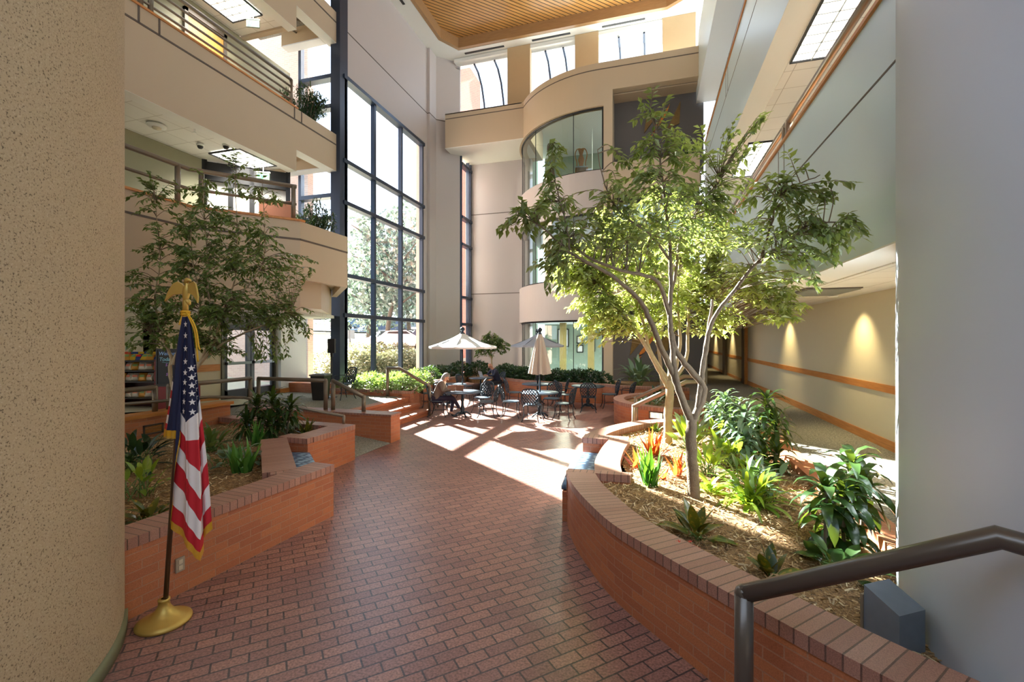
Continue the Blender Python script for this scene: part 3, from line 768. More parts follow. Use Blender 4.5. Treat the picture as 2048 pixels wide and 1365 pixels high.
# ================================================================ BRICK PLANTERS
def resample(P, step=.12):
    P = [Vector((p[0], p[1], 0)) for p in P]
    out = [P[0]]
    for a, c in zip(P[:-1], P[1:]):
        n = max(1, int((c - a).length / step))
        for k in range(1, n + 1): out.append(a + (c - a) * k / n)
    return out
def smoothpath(P, n=5):
    return [Vector((p.x, p.y, 0)) for p in catmull([(p[0], p[1], 0) for p in P], n)]
def wall_ribbon(parent, O, I, z0, z1, zi, cap_h=.085, over=.012, ends=True):
    """O, I: outer and inner lines of equal length; brick wall with a rowlock cap"""
    def run(P):
        u = [0]
        for a, c in zip(P[:-1], P[1:]): u.append(u[-1] + (c - a).length)
        return u
    uo = run(O); ui = run(I)
    k = MB()
    zc = z1 - cap_h
    def strip(mb, A, B, ua, za, zb, va, vb, flip=False):
        for i in range(len(A) - 1):
            q = [(A[i].x, A[i].y, za), (A[i + 1].x, A[i + 1].y, za), (B[i + 1].x, B[i + 1].y, zb), (B[i].x, B[i].y, zb)]
            uvq = [(ua[i], va), (ua[i + 1], va), (ua[i + 1], vb), (ua[i], vb)]
            if flip: q = q[::-1]; uvq = uvq[::-1]
            mb.face(q, uv=uvq)
    strip(k, O, O, uo, z0, zc, z0, zc)
    strip(k, I, I, ui, zi, zc, zi, zc, True)
    for e in (0, -1) if ends else ():
        a, c = O[e], I[e]; l = (a - c).length
        k.face([(a.x, a.y, z0), (c.x, c.y, z0), (c.x, c.y, zc), (a.x, a.y, zc)], uv=[(0, z0), (l, z0), (l, zc), (0, zc)])
    k.build('brick_face', M['brickw'], parent)
    k = MB()
    nO = []
    nI = []
    for a, c in zip(O, I):
        d = (a - c).normalized() * over
        nO.append(a + d); nI.append(c - d)
    strip(k, nO, nO, uo, zc, z1, .31, .395)
    strip(k, nI, nI, uo, zc, z1, .31, .395, True)
    strip(k, nO, nI, uo, z1, z1, .02, .30)
    for e in (0, -1) if ends else ():
        a, c = nO[e], nI[e]; l = (a - c).length
        k.face([(a.x, a.y, zc), (c.x, c.y, zc), (c.x, c.y, z1), (a.x, a.y, z1)], uv=[(0, 0), (l, 0), (l, .08), (0, .08)])
    k.build('rowlock_cap', M['rowlock'], parent)
def offset_in(O, d):
    out = []
    for i, p in enumerate(O):
        a = O[max(0, i - 1)]; c = O[min(len(O) - 1, i + 1)]
        t = (c - a).normalized(); n_ = Vector((-t.y, t.x, 0))
        out.append(p + n_ * d)
    return out
PT = .64
# right planter: near wall, bench recess, far wall
rp_ = thing('brick_planter', 'long curved brick planter with ficus trees between the paved floor and the right corridor', 'planter')
near = smoothpath([(2.1, 1.75), (1.55, 2.12), (1.07, 2.5), (.52, 3.02), (.12, 3.45), (-.27, 3.9), (-.55, 4.38), (-.78, 4.88), (-.93, 5.36)], 6)
near = near[::-1]
inn = offset_in(near, .30)
wall_ribbon(rp_, near, inn, 0, PT, .3)
arcO = smoothpath([(-.60, 5.42), (-.645, 5.8), (-.65, 6.2), (-.63, 6.7), (-.58, 7.2)][::-1], 5)
arcI = offset_in(arcO, .29)
wall_ribbon(rp_, arcO, arcI, .2, PT, .3)
sideN = resample([(-.93, 5.36), (-.2, 5.40)]); wall_ribbon(rp_, [p + Vector((0, .06, 0)) for p in sideN], [p - Vector((0, .04, 0)) for p in sideN], .3, PT + .001, .3)
sideF = resample([(-1.0, 7.2), (-.3, 7.18)]); wall_ribbon(rp_, [p for p in sideF], [p + Vector((0, .27, 0)) for p in sideF], 0, PT + .002, .3)
far = smoothpath([(-1.0, 7.21), (-.90, 7.75), (-.62, 8.38), (-.28, 8.88), (.18, 9.26), (.7, 9.48), (1.3, 9.56), (2.0, 9.55)][::-1], 6)
wall_ribbon(rp_, far, offset_in(far, .27), 0, PT, .3)
k = MB(); k.prism([(-1.0, 5.42), (-.6, 5.42), (-.65, 6.2), (-.6, 7.18), (-1.04, 7.18)], 0, .36); k.build('bench_base', M['brickw'], rp_)
def cushion(name, poly, z0, z1, label):
    k = MB()
    c = sum((Vector((p[0], p[1], 0)) for p in poly), Vector()) / len(poly)
    rows = []
    for s, z in ((.97, z0), (1.0, z0 + .02), (1.0, z1 - .03), (.96, z1 - .005), (.80, z1 + .008), (.4, z1 + .012), (.02, z1 + .014)):
        rows.append([(c.x + (p[0] - c.x) * s, c.y + (p[1] - c.y) * s, z) for p in poly])
    uvs = [[(p[0], p[1]) for p in r] for r in rows]
    k.grid(rows, close=True, uvs=uvs)
    return tag(k.build(name, M['cush'], smooth=True), label, 'cushion')
cushion('bench_cushion', [(-1.02, 5.46), (-.64, 5.46), (-.69, 6.2), (-.63, 7.14), (-1.05, 7.14), (-1.08, 6.4)], .36, .44, 'blue vinyl bench cushion in the sunlit recess of the curved right planter')

# left planter
lp_ = thing('brick_planter', 'angled brick planter behind the flag with a blue bench recess', 'planter')
O1 = resample([(-3.93, 1.9), (-3.75, 4.77)], .2)
wall_ribbon(lp_, O1, offset_in(O1, .30), 0, PT, .3)
# bench back wall runs diagonally
O2 = resample([(-4.05, 4.47), (-5.50, 5.86)], .2)
wall_ribbon(lp_, O2, offset_in(O2, .34), .2, PT + .002, .3)
O2b = resample([(-3.87, 4.655), (-4.25, 4.29)], .2); wall_ribbon(lp_, O2b, offset_in(O2b, .12), .3, PT - .001, .3)
O2c = resample([(-5.66, 6.02), (-5.10, 6.02)], .2); wall_ribbon(lp_, [p + Vector((0, -.14, 0)) for p in O2c], [p + Vector((0, .10, 0)) for p in O2c], .0, PT - .001, .3)
O3 = resample([(-5.10, 6.0), (-5.12, 7.08)], .2)
wall_ribbon(lp_, O3, offset_in(O3, .36), 0, PT, .3)
O4 = resample([(-5.12, 7.10), (-8.2, 7.24)], .2)
wall_ribbon(lp_, O4, offset_in(O4, .25), 0, PT - .004, .3)
k = MB(); k.prism([(-3.80, 4.74), (-5.12, 5.9), (-5.42, 5.82), (-4.08, 4.5)], 0, .36); k.build('bench_base', M['brickw'], lp_)
cushion('bench_cushion', [(-3.88, 4.78), (-5.06, 5.88), (-5.40, 5.80), (-4.14, 4.58)], .36, .44, 'blue oval-patterned bench cushion in the recess of the left planter')

# window planter and back planter
wp_ = thing('brick_planter', 'brick planter of sunlit shrubs below the tall window wall', 'planter')
O5 = smoothpath([(-9.6, 11.95), (-8.2, 11.95), (-6.75, 11.98)], 3); wall_ribbon(wp_, O5, offset_in(O5, .25), .4, .66, .4)
O6 = resample([(-6.72, 11.95), (-7.1, 13.3), (-7.5, 15.2), (-7.4, 17.6)], .3); wall_ribbon(wp_, O6, offset_in(O6, .25), 0, .66, .4)
k = MB(); k.prism([(-9.6, 12.1), (-6.9, 12.1), (-7.3, 13.3), (-7.7, 15.2), (-7.6, 18.4), (-8.6, 20), (-9.6, 19)], .3, .56); k.build('soil', M['mulch'], wp_)
bp_ = thing('brick_planter', 'low brick planter of dark shrubs curving along the glazed bay', 'planter')
def arcp(r, a0, a1, n):
    return [Vector((BC[0] + r * math.cos(R(a0 + (a1 - a0) * i / n)), BC[1] + r * math.sin(R(a0 + (a1 - a0) * i / n)), 0)) for i in range(n + 1)]
O7 = arcp(5.75, 216, 273, 30) + [Vector((-.9, 15.2, 0)), Vector((.6, 15.1, 0)), Vector((1.2, 15.1, 0))]
wall_ribbon(bp_, O7, offset_in(O7, .25), 0, .66, .4)
k = MB(); k.prism([(p.x, p.y) for p in offset_in(O7, .2)] + [(1.2, 18.2), (-1.3, 18.2), (-1.3, 17.25), (-1.8, 17.25)] + [(p.x, p.y) for p in arcp(4.12, 268, 182, 20)] + [(-8.6, 21.3), (-8.6, 19.5), (-7.3, 18.2)], .3, .56); k.build('soil', M['mulch'], bp_)
cp_ = thing('brick_planter', 'round-fronted brick planter with a wall light beside the corridor steps', 'planter')
O8 = [Vector((.75 + 1.65 * math.cos(R(a)), 12.5 + 1.65 * math.sin(R(a)), 0)) for a in range(90, 275, 6)][::-1]
O8 = [Vector((p.x, p.y, 0)) for p in O8][::-1]
wall_ribbon(cp_, O8, offset_in(O8, .25), 0, .62, .3)
k = MB(); k.prism([(p.x, p.y) for p in offset_in(O8, .2)], .2, .5); k.build('soil', M['mulch'], cp_)

# mulch of the two front planters
def mulch_bed(name, poly, zf, n, seed, label):
    rnd = random.Random(seed)
    k = MB()
    k.face([(p[0], p[1], zf(p[0], p[1])) for p in poly])
    def inside(x, y):
        c = False; j = len(poly) - 1
        for i in range(len(poly)):
            if (poly[i][1] > y) != (poly[j][1] > y) and x < (poly[j][0] - poly[i][0]) * (y - poly[i][1]) / (poly[j][1] - poly[i][1]) + poly[i][0]: c = not c
            j = i
        return c
    xs = [p[0] for p in poly]; ys = [p[1] for p in poly]
    cnt = 0
    while cnt < n:
        x = rnd.uniform(min(xs), max(xs)); y = min(ys) + (max(ys) - min(ys)) * rnd.random() ** 1.35
        if not inside(x, y): continue
        cnt += 1
        a = rnd.uniform(0, PI); l = rnd.uniform(.02, .075); wd = rnd.uniform(.004, .014)
        z = zf(x, y) + rnd.uniform(.004, .022)
        d = Vector((math.cos(a) * l / 2, math.sin(a) * l / 2, rnd.uniform(-.012, .012)))
        s = Vector((-math.sin(a) * wd / 2, math.cos(a) * wd / 2, rnd.uniform(-.006, .006)))
        c = Vector((x, y, z))
        k.face([c - d - s, c + d - s * .6, c + d + s, c - d + s * .5], m=1)
    o = k.build(name, [M['mulch'], M['chip']])
    return tag(o, label, 'mulch', kind='stuff')
zR = lambda x, y: .53 - .075 * max(0, x)
zL = lambda x, y: .50
polyR = [(p.x, p.y) for p in offset_in(near, .27)][::-1] + [(-.2, 5.5), (-.34, 6.2), (-.3, 7.35)] + [(p.x, p.y) for p in offset_in(far, .25)][::-1] + [(1.95, 9.3), (1.95, 2.2)]
mulch_bed('mulch', polyR, zR, 9000, 3, 'bark mulch strewn over the curved right planter')
polyL = [(-4.0, 1.9), (-3.86, 4.5), (-4.12, 4.42), (-5.60, 5.84), (-5.40, 6.0), (-5.30, 7.15), (-8.2, 7.2), (-8.2, 3.4), (-6.6, 1.9)]
mulch_bed('mulch', polyL, zL, 6000, 4, 'bark mulch in the left planter behind the flag')

# ================================================================ HANDRAILS
def rail(label, runs, posts, r=.045, m='rail', group=None, post_r=None):
    t = thing('handrail', label, 'handrail', group=group)
    for q in runs:
        k = MB(); k.tube(q, r, 14); k.build('top_rail', M[m], t, True)
    for a, c in posts:
        k = MB(); k.tube([a, c], post_r or r, 14); k.build('post', M[m], t, True)
    return t
def mitre(label, pts, m='rail', r=.045):
    """post - rail - post bent from one tube: ends are posts"""
    t = thing('handrail', label, 'handrail')
    k = MB(); k.tube(pts[1:-1], r, 14); k.build('top_rail', M[m], t, True)
    for a, c in ((pts[0], pts[1]), (pts[-1], pts[-2])):
        k = MB(); k.tube([a, c], r, 14); k.build('post', M[m], t, True)
        k = MB(); k.ball(c, r * 1.03, 12); k.build('elbow', M[m], t, True)
    return t
mitre('bronze tube handrail on the oak-capped terrace wall in front of the snack racks', [(-8.33, 3.6, .92), (-8.33, 3.6, 1.34), (-8.33, 5.86, 1.34), (-8.33, 5.86, .92)])
mitre('bronze tube handrail on the oak-capped terrace wall in front of the chalkboard sign', [(-8.35, 6.12, .92), (-8.35, 6.12, 1.34), (-8.95, 8.45, 1.27), (-8.95, 8.45, .58)])
mitre('level bronze tube handrail along the door platform above the ramp', [(-8.95, 8.68, .58), (-8.95, 8.68, 1.25), (-7.02, 8.66, 1.25), (-7.02, 8.66, .58)])
mitre('sloping bronze tube handrail on the near side of the platform steps', [(-6.82, 8.66, .58), (-6.82, 8.66, 1.25), (-6.02, 8.66, .92), (-6.02, 8.66, .58)])
mitre('sloping bronze tube handrail on the far side of the platform steps', [(-7.45, 11.9, GL), (-7.45, 11.9, 1.33), (-7.05, 11.9, 1.33), (-6.02, 11.8, .84), (-6.02, 11.8, 0)])
mitre('thin bronze handrail climbing the ramp behind the left planter', [(-5.36, 7.1, .62), (-5.36, 7.1, .78), (-7.7, 7.12, 1.03), (-8.1, 6.7, 1.08), (-8.1, 3.5, 1.22), (-8.24, 3.5, 1.22)], r=.026)
mitre('pale bronze tube handrail on the near side of the corridor steps', [(-.30, 9.75, 0), (-.30, 9.75, .80), (.72, 9.8, 1.33), (1.05, 9.8, 1.33), (1.05, 9.8, GL)])
mitre('pale bronze tube handrail on the far side of the corridor steps', [(-.28, 10.78, 0), (-.28, 10.78, .84), (.74, 10.78, 1.36), (1.1, 10.78, 1.36), (1.1, 10.78, GL)])
k = MB()
for i, x in enumerate((-.25, .08, .42)):
    k.box((x, 9.85, .16 * i), (.745, 10.72, .16 * (i + 1)))
struct('floor_steps', k, M['brickw'])
mitre('thick dark bronze handrail close in front of the big pale column', [(.47, 2.60, 0), (.47, 2.60, .88), (1.415, 2.435, 1.36), (1.75, 2.05, 1.36), (1.75, 2.05, .2)], m='raildark', r=.045)
# balcony guards
def guard(label, path, z0, zs, posts, r=.03, r0=.045):
    t = thing('balcony_railing', label, 'railing')
    for i, z in enumerate(zs):
        k = MB(); k.tube([(p[0], p[1], z0 + z) for p in path], r0 if i == 0 else r, 10); k.build('top_rail' if i == 0 else 'rail_bar', M['rail'], t, True)
    for x, y in posts:
        k = MB(); k.tube([(x, y, z0), (x, y, z0 + zs[0])], .05, 10); k.build('post', M['rail'], t, True)
gx = LX - .1
guard('bronze railing of four bars on the left third-floor balcony', [(gx, -1), (gx, 10.7)], 8.9, [.76, .56, .37, .18], [(gx, 6.65), (gx, 6.85), (gx, 10.7)])
guard('bronze railing on the topmost left balcony', [(gx, -1), (gx, 10.7)], 12.9, [.76, .56, .37, .18], [(gx, 6.65), (gx, 6.85), (gx, 10.7)])
guard('bronze railing on the angled lower-left balcony above the left ficus', [(-8.98, -1), (-8.98, 6.98), (-7.68, 8.5)], 4.9, [.76, .36], [(-8.98, 6.75), (-8.85, 7.15), (-7.72, 8.45)])
guard('bronze tube railing along the pale second-floor balcony on the right', [(RX + .08, -1), (RX + .08, 17.3)], 5.12, [.3], [(RX + .08, y) for y in (2.6, 7.62, 7.80, 12.6, 12.8, 17.2)])
guard('bronze tube railing along the pale third-floor balcony on the right', [(RX + .08, -1), (RX + .08, 17.3)], 9.12, [.3], [(RX + .08, y) for y in (7.62, 7.80, 12.6, 12.8, 17.2)])

# ================================================================ SMALL FITTINGS
def steplight(label, loc, rz, warm=True):
    t = thing('step_light', label, 'light', loc, rz)
    k = MB(); k.box((-.17, -.012, -.085), (-.14, .03, .085)); k.box((.14, -.012, -.085), (.17, .03, .085)); k.box((-.17, -.012, .06), (.17, .03, .085)); k.box((-.17, -.012, -.085), (.17, .03, -.06)); k.build('frame', M['raildark'], t)
    k = MB(); k.box((-.145, .01, -.065), (.145, .03, .065)); k.build('lens', emit('step_light_lens', (1, .88, .62, 1), 1.2), t)
    k = MB()
    for z in (-.045, -.022, 0, .022, .045): k.box((-.145, -.006, z - .004), (.145, .012, z + .004))
    k.build('louvre', M['brass'], t)
steplight('louvred step light set in the terrace wall behind the left planter', (-8.2, 5.74, .64), R(90))
steplight('louvred step light set in the round-fronted planter by the corridor steps', (.16, 10.93, .44), R(-20))
t = thing('power_outlet', 'grey duplex power outlet low on the planter wall behind the flag pole', 'outlet', (-3.860, 2.92, .26), R(90))
k = MB(); k.box((-.038, -.009, -.06), (.038, .004, .06)); k.build('cover_plate', plain('steel_plate', rgb(176, 168, 150), .35, .5), t)
for z in (-.026, .026):
    k = MB(); k.obox((0, -.011, z), (.034, .006, .036)); k.build('socket', M['cream'], t)

def troffer(label, c, sx, sy, nx, ny, rz=0, on=True, e=100):
    t = thing('ceiling_light', label, 'light', c, rz)
    k = MB()
    for a in ((-sx / 2 - .03, -sy / 2 - .03, sx / 2 + .03, -sy / 2), (-sx / 2 - .03, sy / 2, sx / 2 + .03, sy / 2 + .03), (-sx / 2 - .03, -sy / 2, -sx / 2, sy / 2), (sx / 2, -sy / 2, sx / 2 + .03, sy / 2)):
        k.box((a[0], a[1], -.03), (a[2], a[3], .01))
    k.build('frame', M['black'], t)
    k = MB(); k.face([(-sx / 2, -sy / 2, -.004), (-sx / 2, sy / 2, -.004), (sx / 2, sy / 2, -.004), (sx / 2, -sy / 2, -.004)]); k.build('diffuser', M['lamp'] if on else M['tile'], t)
    l = bpy.data.lights.new('tube_light', 'AREA'); l.shape = 'RECTANGLE'; l.size = sx; l.size_y = sy; l.energy = e; l.color = (1, .95, .86); l.spread = R(125)
    o = bpy.data.objects.new('tube_light', l); COL.objects.link(o); o.parent = t; o.location = (0, 0, -.05)
    k = MB()
    for i in range(1, nx): k.box((-sx / 2 + sx * i / nx - .008, -sy / 2, -.03), (-sx / 2 + sx * i / nx + .008, sy / 2, -.006))
    for i in range(1, ny): k.box((-sx / 2, -sy / 2 + sy * i / ny - .008, -.03), (sx / 2, -sy / 2 + sy * i / ny + .008, -.006))
    k.build('louvre', plain('silver_louvre', rgb(190, 194, 190), .3, .6), t)
troffer('square louvred ceiling light on the left third floor beside the green exit sign', (-10.75, 9.45, 11.16), 1.0, 1.15, 4, 5, e=45)
troffer('square louvred ceiling light over the left second floor above the ficus top', (-10.5, 9.7, 7.06), 1.0, 1.15, 4, 5, e=60)
troffer('long louvred ceiling light over the right second-floor balcony nearest the big column', (2.62, 7.6, 6.93), .58, 2.4, 2, 10)
troffer('long louvred ceiling light over the right second-floor balcony farther from the column', (2.62, 13.4, 6.93), .58, 2.4, 2, 10)
# corridor ceiling grilles
for i, y in enumerate((8.35, 11.4)):
    t = thing('ceiling_grille', ['grey square ceiling grille in the right corridor nearest the big column', 'grey square ceiling grille in the right corridor behind the ficus leaves'][i], 'grille', (2.62, y, 2.95), 0, 'corridor ceiling grilles')
    k = MB(); k.box((-.36, -.55, -.012), (.36, .55, .01)); k.build('frame', M['groove'], t)
    k = MB()
    for q in range(22): k.box((-.34, -.52 + q * .048, -.03), (.34, -.5 + q * .048, -.01))
    k.build('louvre', plain('grille_grey', rgb(150, 152, 140), .5), t)
# warm wall washers in the corridor and beyond
def washer(label, loc, tgt, e, spot=48, col=(1, .80, .42)):
    t = thing('downlight', label, 'light', loc)
    k = MB(); k.lathe([(.075, 0), (.075, -.012), (.055, -.012), (.05, .03)], n=20); k.build('trim_ring', M['white'], t, True)
    k = MB(); k.lathe([(.001, .0), (.05, .0)], n=16); k.build('lens', M['lampw'], t)
    l = bpy.data.lights.new('washer', 'SPOT'); l.energy = e; l.color = col; l.spot_size = R(spot + 38); l.spot_blend = 1.0; l.shadow_soft_size = .04
    o = bpy.data.objects.new('washer_bulb', l); COL.objects.link(o); o.parent = t; o.location = (0, 0, -.03)
    o.rotation_euler = (Vector(tgt) - Vector(loc)).to_track_quat('-Z', 'Y').to_euler()
washer('round ceiling downlight in the right corridor nearest the big column', (3.1, 9.3, 2.95), (3.75, 9.3, 0.9), 55)
washer('round ceiling downlight in the right corridor nearest the oak door frame', (3.1, 13.6, 2.95), (3.75, 13.6, 0.9), 55)
washer('round ceiling downlight far down the right corridor past the taupe pier', (3.05, 22.2, 2.78), (3.7, 22.2, 1.2), 50)
washer('round ceiling downlight at the far end of the right corridor', (3.05, 27.5, 2.78), (3.7, 27.5, 1.2), 60)

def exit_sign(label, c, rz, col, w_=.34, h_=.2, hang=.17):
    t = thing('exit_sign', label, 'sign', c, rz)
    k = MB(); k.box((-w_ / 2, -.02, -h_ / 2), (w_ / 2, .02, h_ / 2)); k.build('housing', plain('pale_acrylic', rgb(96, 116, 98), .3), t)
    k = MB(); k.box((-w_ / 2 - .01, -.03, h_ / 2), (w_ / 2 + .01, .03, h_ / 2 + .03)); k.tube([(0, 0, h_ / 2), (0, 0, h_ / 2 + hang)], .012, 8); k.build('mount', M['white'], t)
    L = {'E': [(0, 0, .2, 1), (.2, 0, 1, .18), (.2, .42, .8, .6), (.2, .82, 1, 1)], 'I': [(.4, 0, .62, 1)], 'T': [(.4, 0, .6, .85), (0, .82, 1, 1)]}
    k = MB()
    x0 = -w_ * .40; cw = w_ * .17; st = w_ * .215; ch = h_ * .62; zz = -ch / 2
    for i, c_ in enumerate('EXIT'):
        xo = x0 + i * st
        if c_ == 'X':
            for s in (1, -1):
                a = Vector((xo + (0 if s > 0 else cw), -.024, zz)); e = Vector((xo + (cw if s > 0 else 0), -.024, zz + ch)); n_ = Vector((.016 * w_ / .34, 0, 0))
                k.face([a - n_, a + n_, e + n_, e - n_])
        else:
            for x_a, z_a, x_b, z_b in L[c_]:
                k.box((xo + x_a * cw, -.026, zz + z_a * ch), (xo + x_b * cw, -.02, zz + z_b * ch))
    k.build('lettering', emit('exit_letters', col, .5), t)
exit_sign('green exit sign hanging below the left third-floor ceiling', (-10.5, 10.0, 10.93), R(25), (.05, .8, .25, 1))
exit_sign('green exit sign on the left second floor above the ficus', (-10.35, 10.2, 6.75), R(25), (.05, .8, .25, 1), hang=.26)
exit_sign('small red exit sign inside the upper curved window', (-2.6, 22.0, 9.25), 0, (.9, .08, .05, 1), hang=3.0)

def dome(label, loc):
    t = thing('dome_camera', label, 'camera', loc)
    k = MB(); k.lathe([(.001, 0), (.085, 0), (.085, -.03), (.07, -.04)], n=20); k.build('base', M['white'], t, True)
    k = MB(); k.lathe([(.068, -.03), (.062, -.07), (.04, -.1), (.001, -.112)], n=20); k.build('dome', M['black'], t, True)
dome('black dome camera under the left second-floor ceiling nearer the speckled column', (-10.75, 8.65, 7.06))
dome('black dome camera under the left second-floor ceiling nearer the balcony edge', (-10.15, 8.85, 7.06))
t = thing('smoke_detector', 'round white smoke detector on the tiled ceiling beside the speckled column', 'detector', (-10.75, 7.6, 7.07))
k = MB(); k.lathe([(.001, -.0), (.19, 0), (.185, -.03), (.12, -.05), (.001, -.055)], n=24); k.build('base', M['white'], t, True)
k = MB(); k.lathe([(.09, -.05), (.085, -.08), (.001, -.085)], n=20); k.build('sensor', M['cream'], t, True)
t = thing('sprinkler_head', 'small sprinkler head under the left second-floor ceiling by the balcony edge', 'sprinkler', (-10.05, 7.95, 7.06))
k = MB(); k.tube([(0, 0, 0), (0, 0, -.1)], .018, 8); k.build('pipe', M['white'], t, True)
k = MB(); k.lathe([(.001, -.1), (.05, -.1), (.05, -.11), (.001, -.11)], n=14); k.build('deflector', M['white'], t)
t = thing('interior_door', 'plain oak door on the back wall of the left third floor', 'door', (-11.63, 9.5, 8.48), R(90))
k = MB(); k.box((-.52, -.04, 0), (.52, .01, 2.3)); k.build('door_leaf', M['door'], t)
k = MB(); k.box((-.62, -.07, 0), (-.525, .01, 2.4)); k.box((.525, -.07, 0), (.62, .01, 2.4)); k.box((-.62, -.07, 2.305), (.62, .01, 2.4)); k.build('door_frame', M['raildark'], t)
k = MB(); k.tube([(.42, -.04, 1.05), (.42, -.1, 1.05), (.30, -.1, 1.05)], .014, 8); k.build('handle', M['brassm'], t, True)

# feature-wall emblem: two shards and a copper bolt
def emblem(label, y, ox, oz, s):
    t = thing('wall_emblem', label, 'emblem')
    P = lambda pts: [(ox + p[0] * s, oz + p[1] * s) for p in pts]
    def slab(name, pts, m, d=.05):
        k = MB()
        q = P(pts)
        k.face([(a, y - d, c) for a, c in q]); k.face([(a, y, c) for a, c in q][::-1])
        for i in range(len(q)):
            a, c = q[i], q[(i + 1) % len(q)]
            k.face([(a[0], y - d, a[1]), (a[0], y, a[1]), (c[0], y, c[1]), (c[0], y - d, c[1])])
        k.build(name, m, t)
    bz = plain('aged_bronze', rgb(112, 88, 48), .4, .6, var=.5, scale=6)
    slab('shard', [(-.52, .25), (-.02, .42), (-.6, -.32)], bz)
    slab('shard', [(.72, .72), (.68, -.12), (.24, -.27)], bz)
    slab('bolt', [(.34, .66), (.22, .30), (-.12, -.22), (-.30, -.32), (-.26, -.2), (-.02, .12)], M['copper'], .07)
    slab('bolt', [(-.28, -.36), (-.2, -.33), (-.42, -.62)], M['copper'], .07)
emblem('bronze shard emblem with copper bolt on the grey wall of the upper niche', 18.3, .42, 10.45, 1.0)
emblem('bronze shard emblem with copper bolt on the grey wall behind the ground-floor trees', 18.3, -.05, 1.9, 1.1)

# ================================================================ FLAG
t = thing('flag_on_pole', 'stars and stripes flag with gold fringe on a walnut pole beside the speckled column', 'flag')
BASE = Vector((-3.60, 2.60, 0)); TOP = pt(371, 618, 3.50)
pd = (TOP - BASE).normalized()
def pole(z): return BASE + (TOP - BASE) * ((z - BASE.z) / (TOP.z - BASE.z))
k = MB(); k.tube([pole(.12), pole(1.3), TOP], .017, 12); k.build('pole', M['polew'], t, True)
k = MB(); k.lathe([(.001, 0), (.178, 0), (.185, .012), (.18, .025), (.15, .04), (.10, .065), (.06, .1), (.042, .13), (.036, .165), (.04, .17), (.04, .185), (.02, .187)], BASE, 40); k.build('base', M['brassm'], t, True)
cr = Vector((_cy, _sy, 0)); cf = Vector((-_sy, _cy, 0)); up = Vector((0, 0, 1))
# eagle
e0 = TOP
k = MB()
def E(x, y, z): return e0 + cr * x + cf * y + up * z
k.tube([e0 - up * .02, E(0, 0, .05), E(0, 0, .09)], [.02, .02, .016], 10)
k.tube([E(0, 0, .05), E(.003, 0, .09), E(.008, 0, .13), E(.012, 0, .165), E(.012, 0, .19), E(.0, -.005, .207)], [.016, .022, .028, .024, .014, .013], 12)
k.tube([E(.0, -.004, .200), E(.022, -.008, .220), E(.040, -.012, .219), E(.056, -.014, .206)], [.013, .019, .012, .002], 10)
k.tube([E(.004, 0, .07), E(.016, .006, .05), E(.022, .01, .03)], [.020, .022, .012], 8)
k.build('eagle_body', M['brassm'], t, True)
for s in (-1, 1):
    k = MB()
    W = [(.02, .17), (.045, .195), (.075, .208), (.092, .19), (.102, .15), (.112, .09), (.108, .045), (.092, .075), (.075, .1), (.05, .115), (.022, .12)] if s > 0 else [(-.0, .165), (.02, .19), (.05, .208), (.08, .19), (.105, .15), (.125, .10), (.138, .055), (.11, .085), (.085, .105), (.05, .11), (.012, .115)]
    F_ = [E(s * x, -.012 - .15 * x, z) for x, z in W]; B_ = [E(s * x, .006 - .15 * x, z) for x, z in W]
    k.face(F_ if s < 0 else F_[::-1]); k.face(B_[::-1] if s < 0 else B_)
    for i in range(len(W)): j = (i + 1) % len(W); k.face([F_[i], F_[j], B_[j], B_[i]])
    k.build('eagle_wing', M['brassm'], t)
# cloth: fold lines from hoist to fly, each running from the top edge (s=0) to the bottom hem (s=1)
SK = [0, .25, .54, .77, 1.0]
FOLD = [
 (0.00, [(368, 629), (363, 690), (358, 752), (352, 806), (348, 858)], .03),
 (0.06, [(365, 632), (353, 700), (345, 762), (338, 812), (329, 858)], .02),
 (0.10, [(364, 634), (354, 705), (349, 768), (346, 815), (343, 862)], -.045),
 (0.14, [(371, 634), (366, 705), (363, 768), (361, 815), (360, 864)], -.05),
 (0.17, [(371, 634), (365, 720), (357, 822), (348, 920), (342, 1042)], -.035),
 (0.31, [(375, 633), (375, 742), (371, 846), (374, 958), (373, 1076)], -.075),
 (0.46, [(379, 635), (388, 738), (395, 827), (402, 1000), (401, 1106)], -.06),
 (0.56, [(378, 638), (386, 738), (393, 828), (399, 960), (405, 1062)], .0),
 (0.74, [(381, 637), (392, 722), (400, 800), (414, 925), (423, 1043)], -.01),
 (1.00, [(374, 640), (384, 722), (390, 800), (398, 925), (406, 1046)], .05)]
def cr1(P, x, X):
    i = 0
    while i < len(X) - 2 and x > X[i + 1]: i += 1
    f = (x - X[i]) / (X[i + 1] - X[i])
    p0 = P[max(0, i - 1)]; p1 = P[i]; p2 = P[i + 1]; p3 = P[min(len(P) - 1, i + 2)]
    return .5 * (2 * p1 + (p2 - p0) * f + (2 * p0 - 5 * p1 + 4 * p2 - p3) * f * f + (3 * p1 - p0 - 3 * p2 + p3) * f ** 3)
FL_ = [(tk, [pt(u_, v_, 3.465 + of * (.35 + .65 * SK[q])) for q, (u_, v_) in enumerate(L_)]) for tk, L_, of in FOLD]
def flag_pt(s, tt):
    i = 0
    while i < len(FL_) - 2 and tt > FL_[i + 1][0]: i += 1
    f = (tt - FL_[i][0]) / (FL_[i + 1][0] - FL_[i][0])
    f = f * f * (3 - 2 * f) * .5 + f * .5
    a_ = cr1(FL_[i][1], s, SK); b_ = cr1(FL_[i + 1][1], s, SK)
    p = a_ + (b_ - a_) * f
    bul = math.sin(PI * f) * (.022 if i % 2 == 0 else -.012) * s
    return p + cf * (bul + .006 * math.sin(9 * f + 5 * s + i) * s)
HH = .94; FL = 1.5
NS, NT = 52, 110
k = MB()
rows = [[flag_pt(i / NS, j / NT) for j in range(NT + 1)] for i in range(NS + 1)]
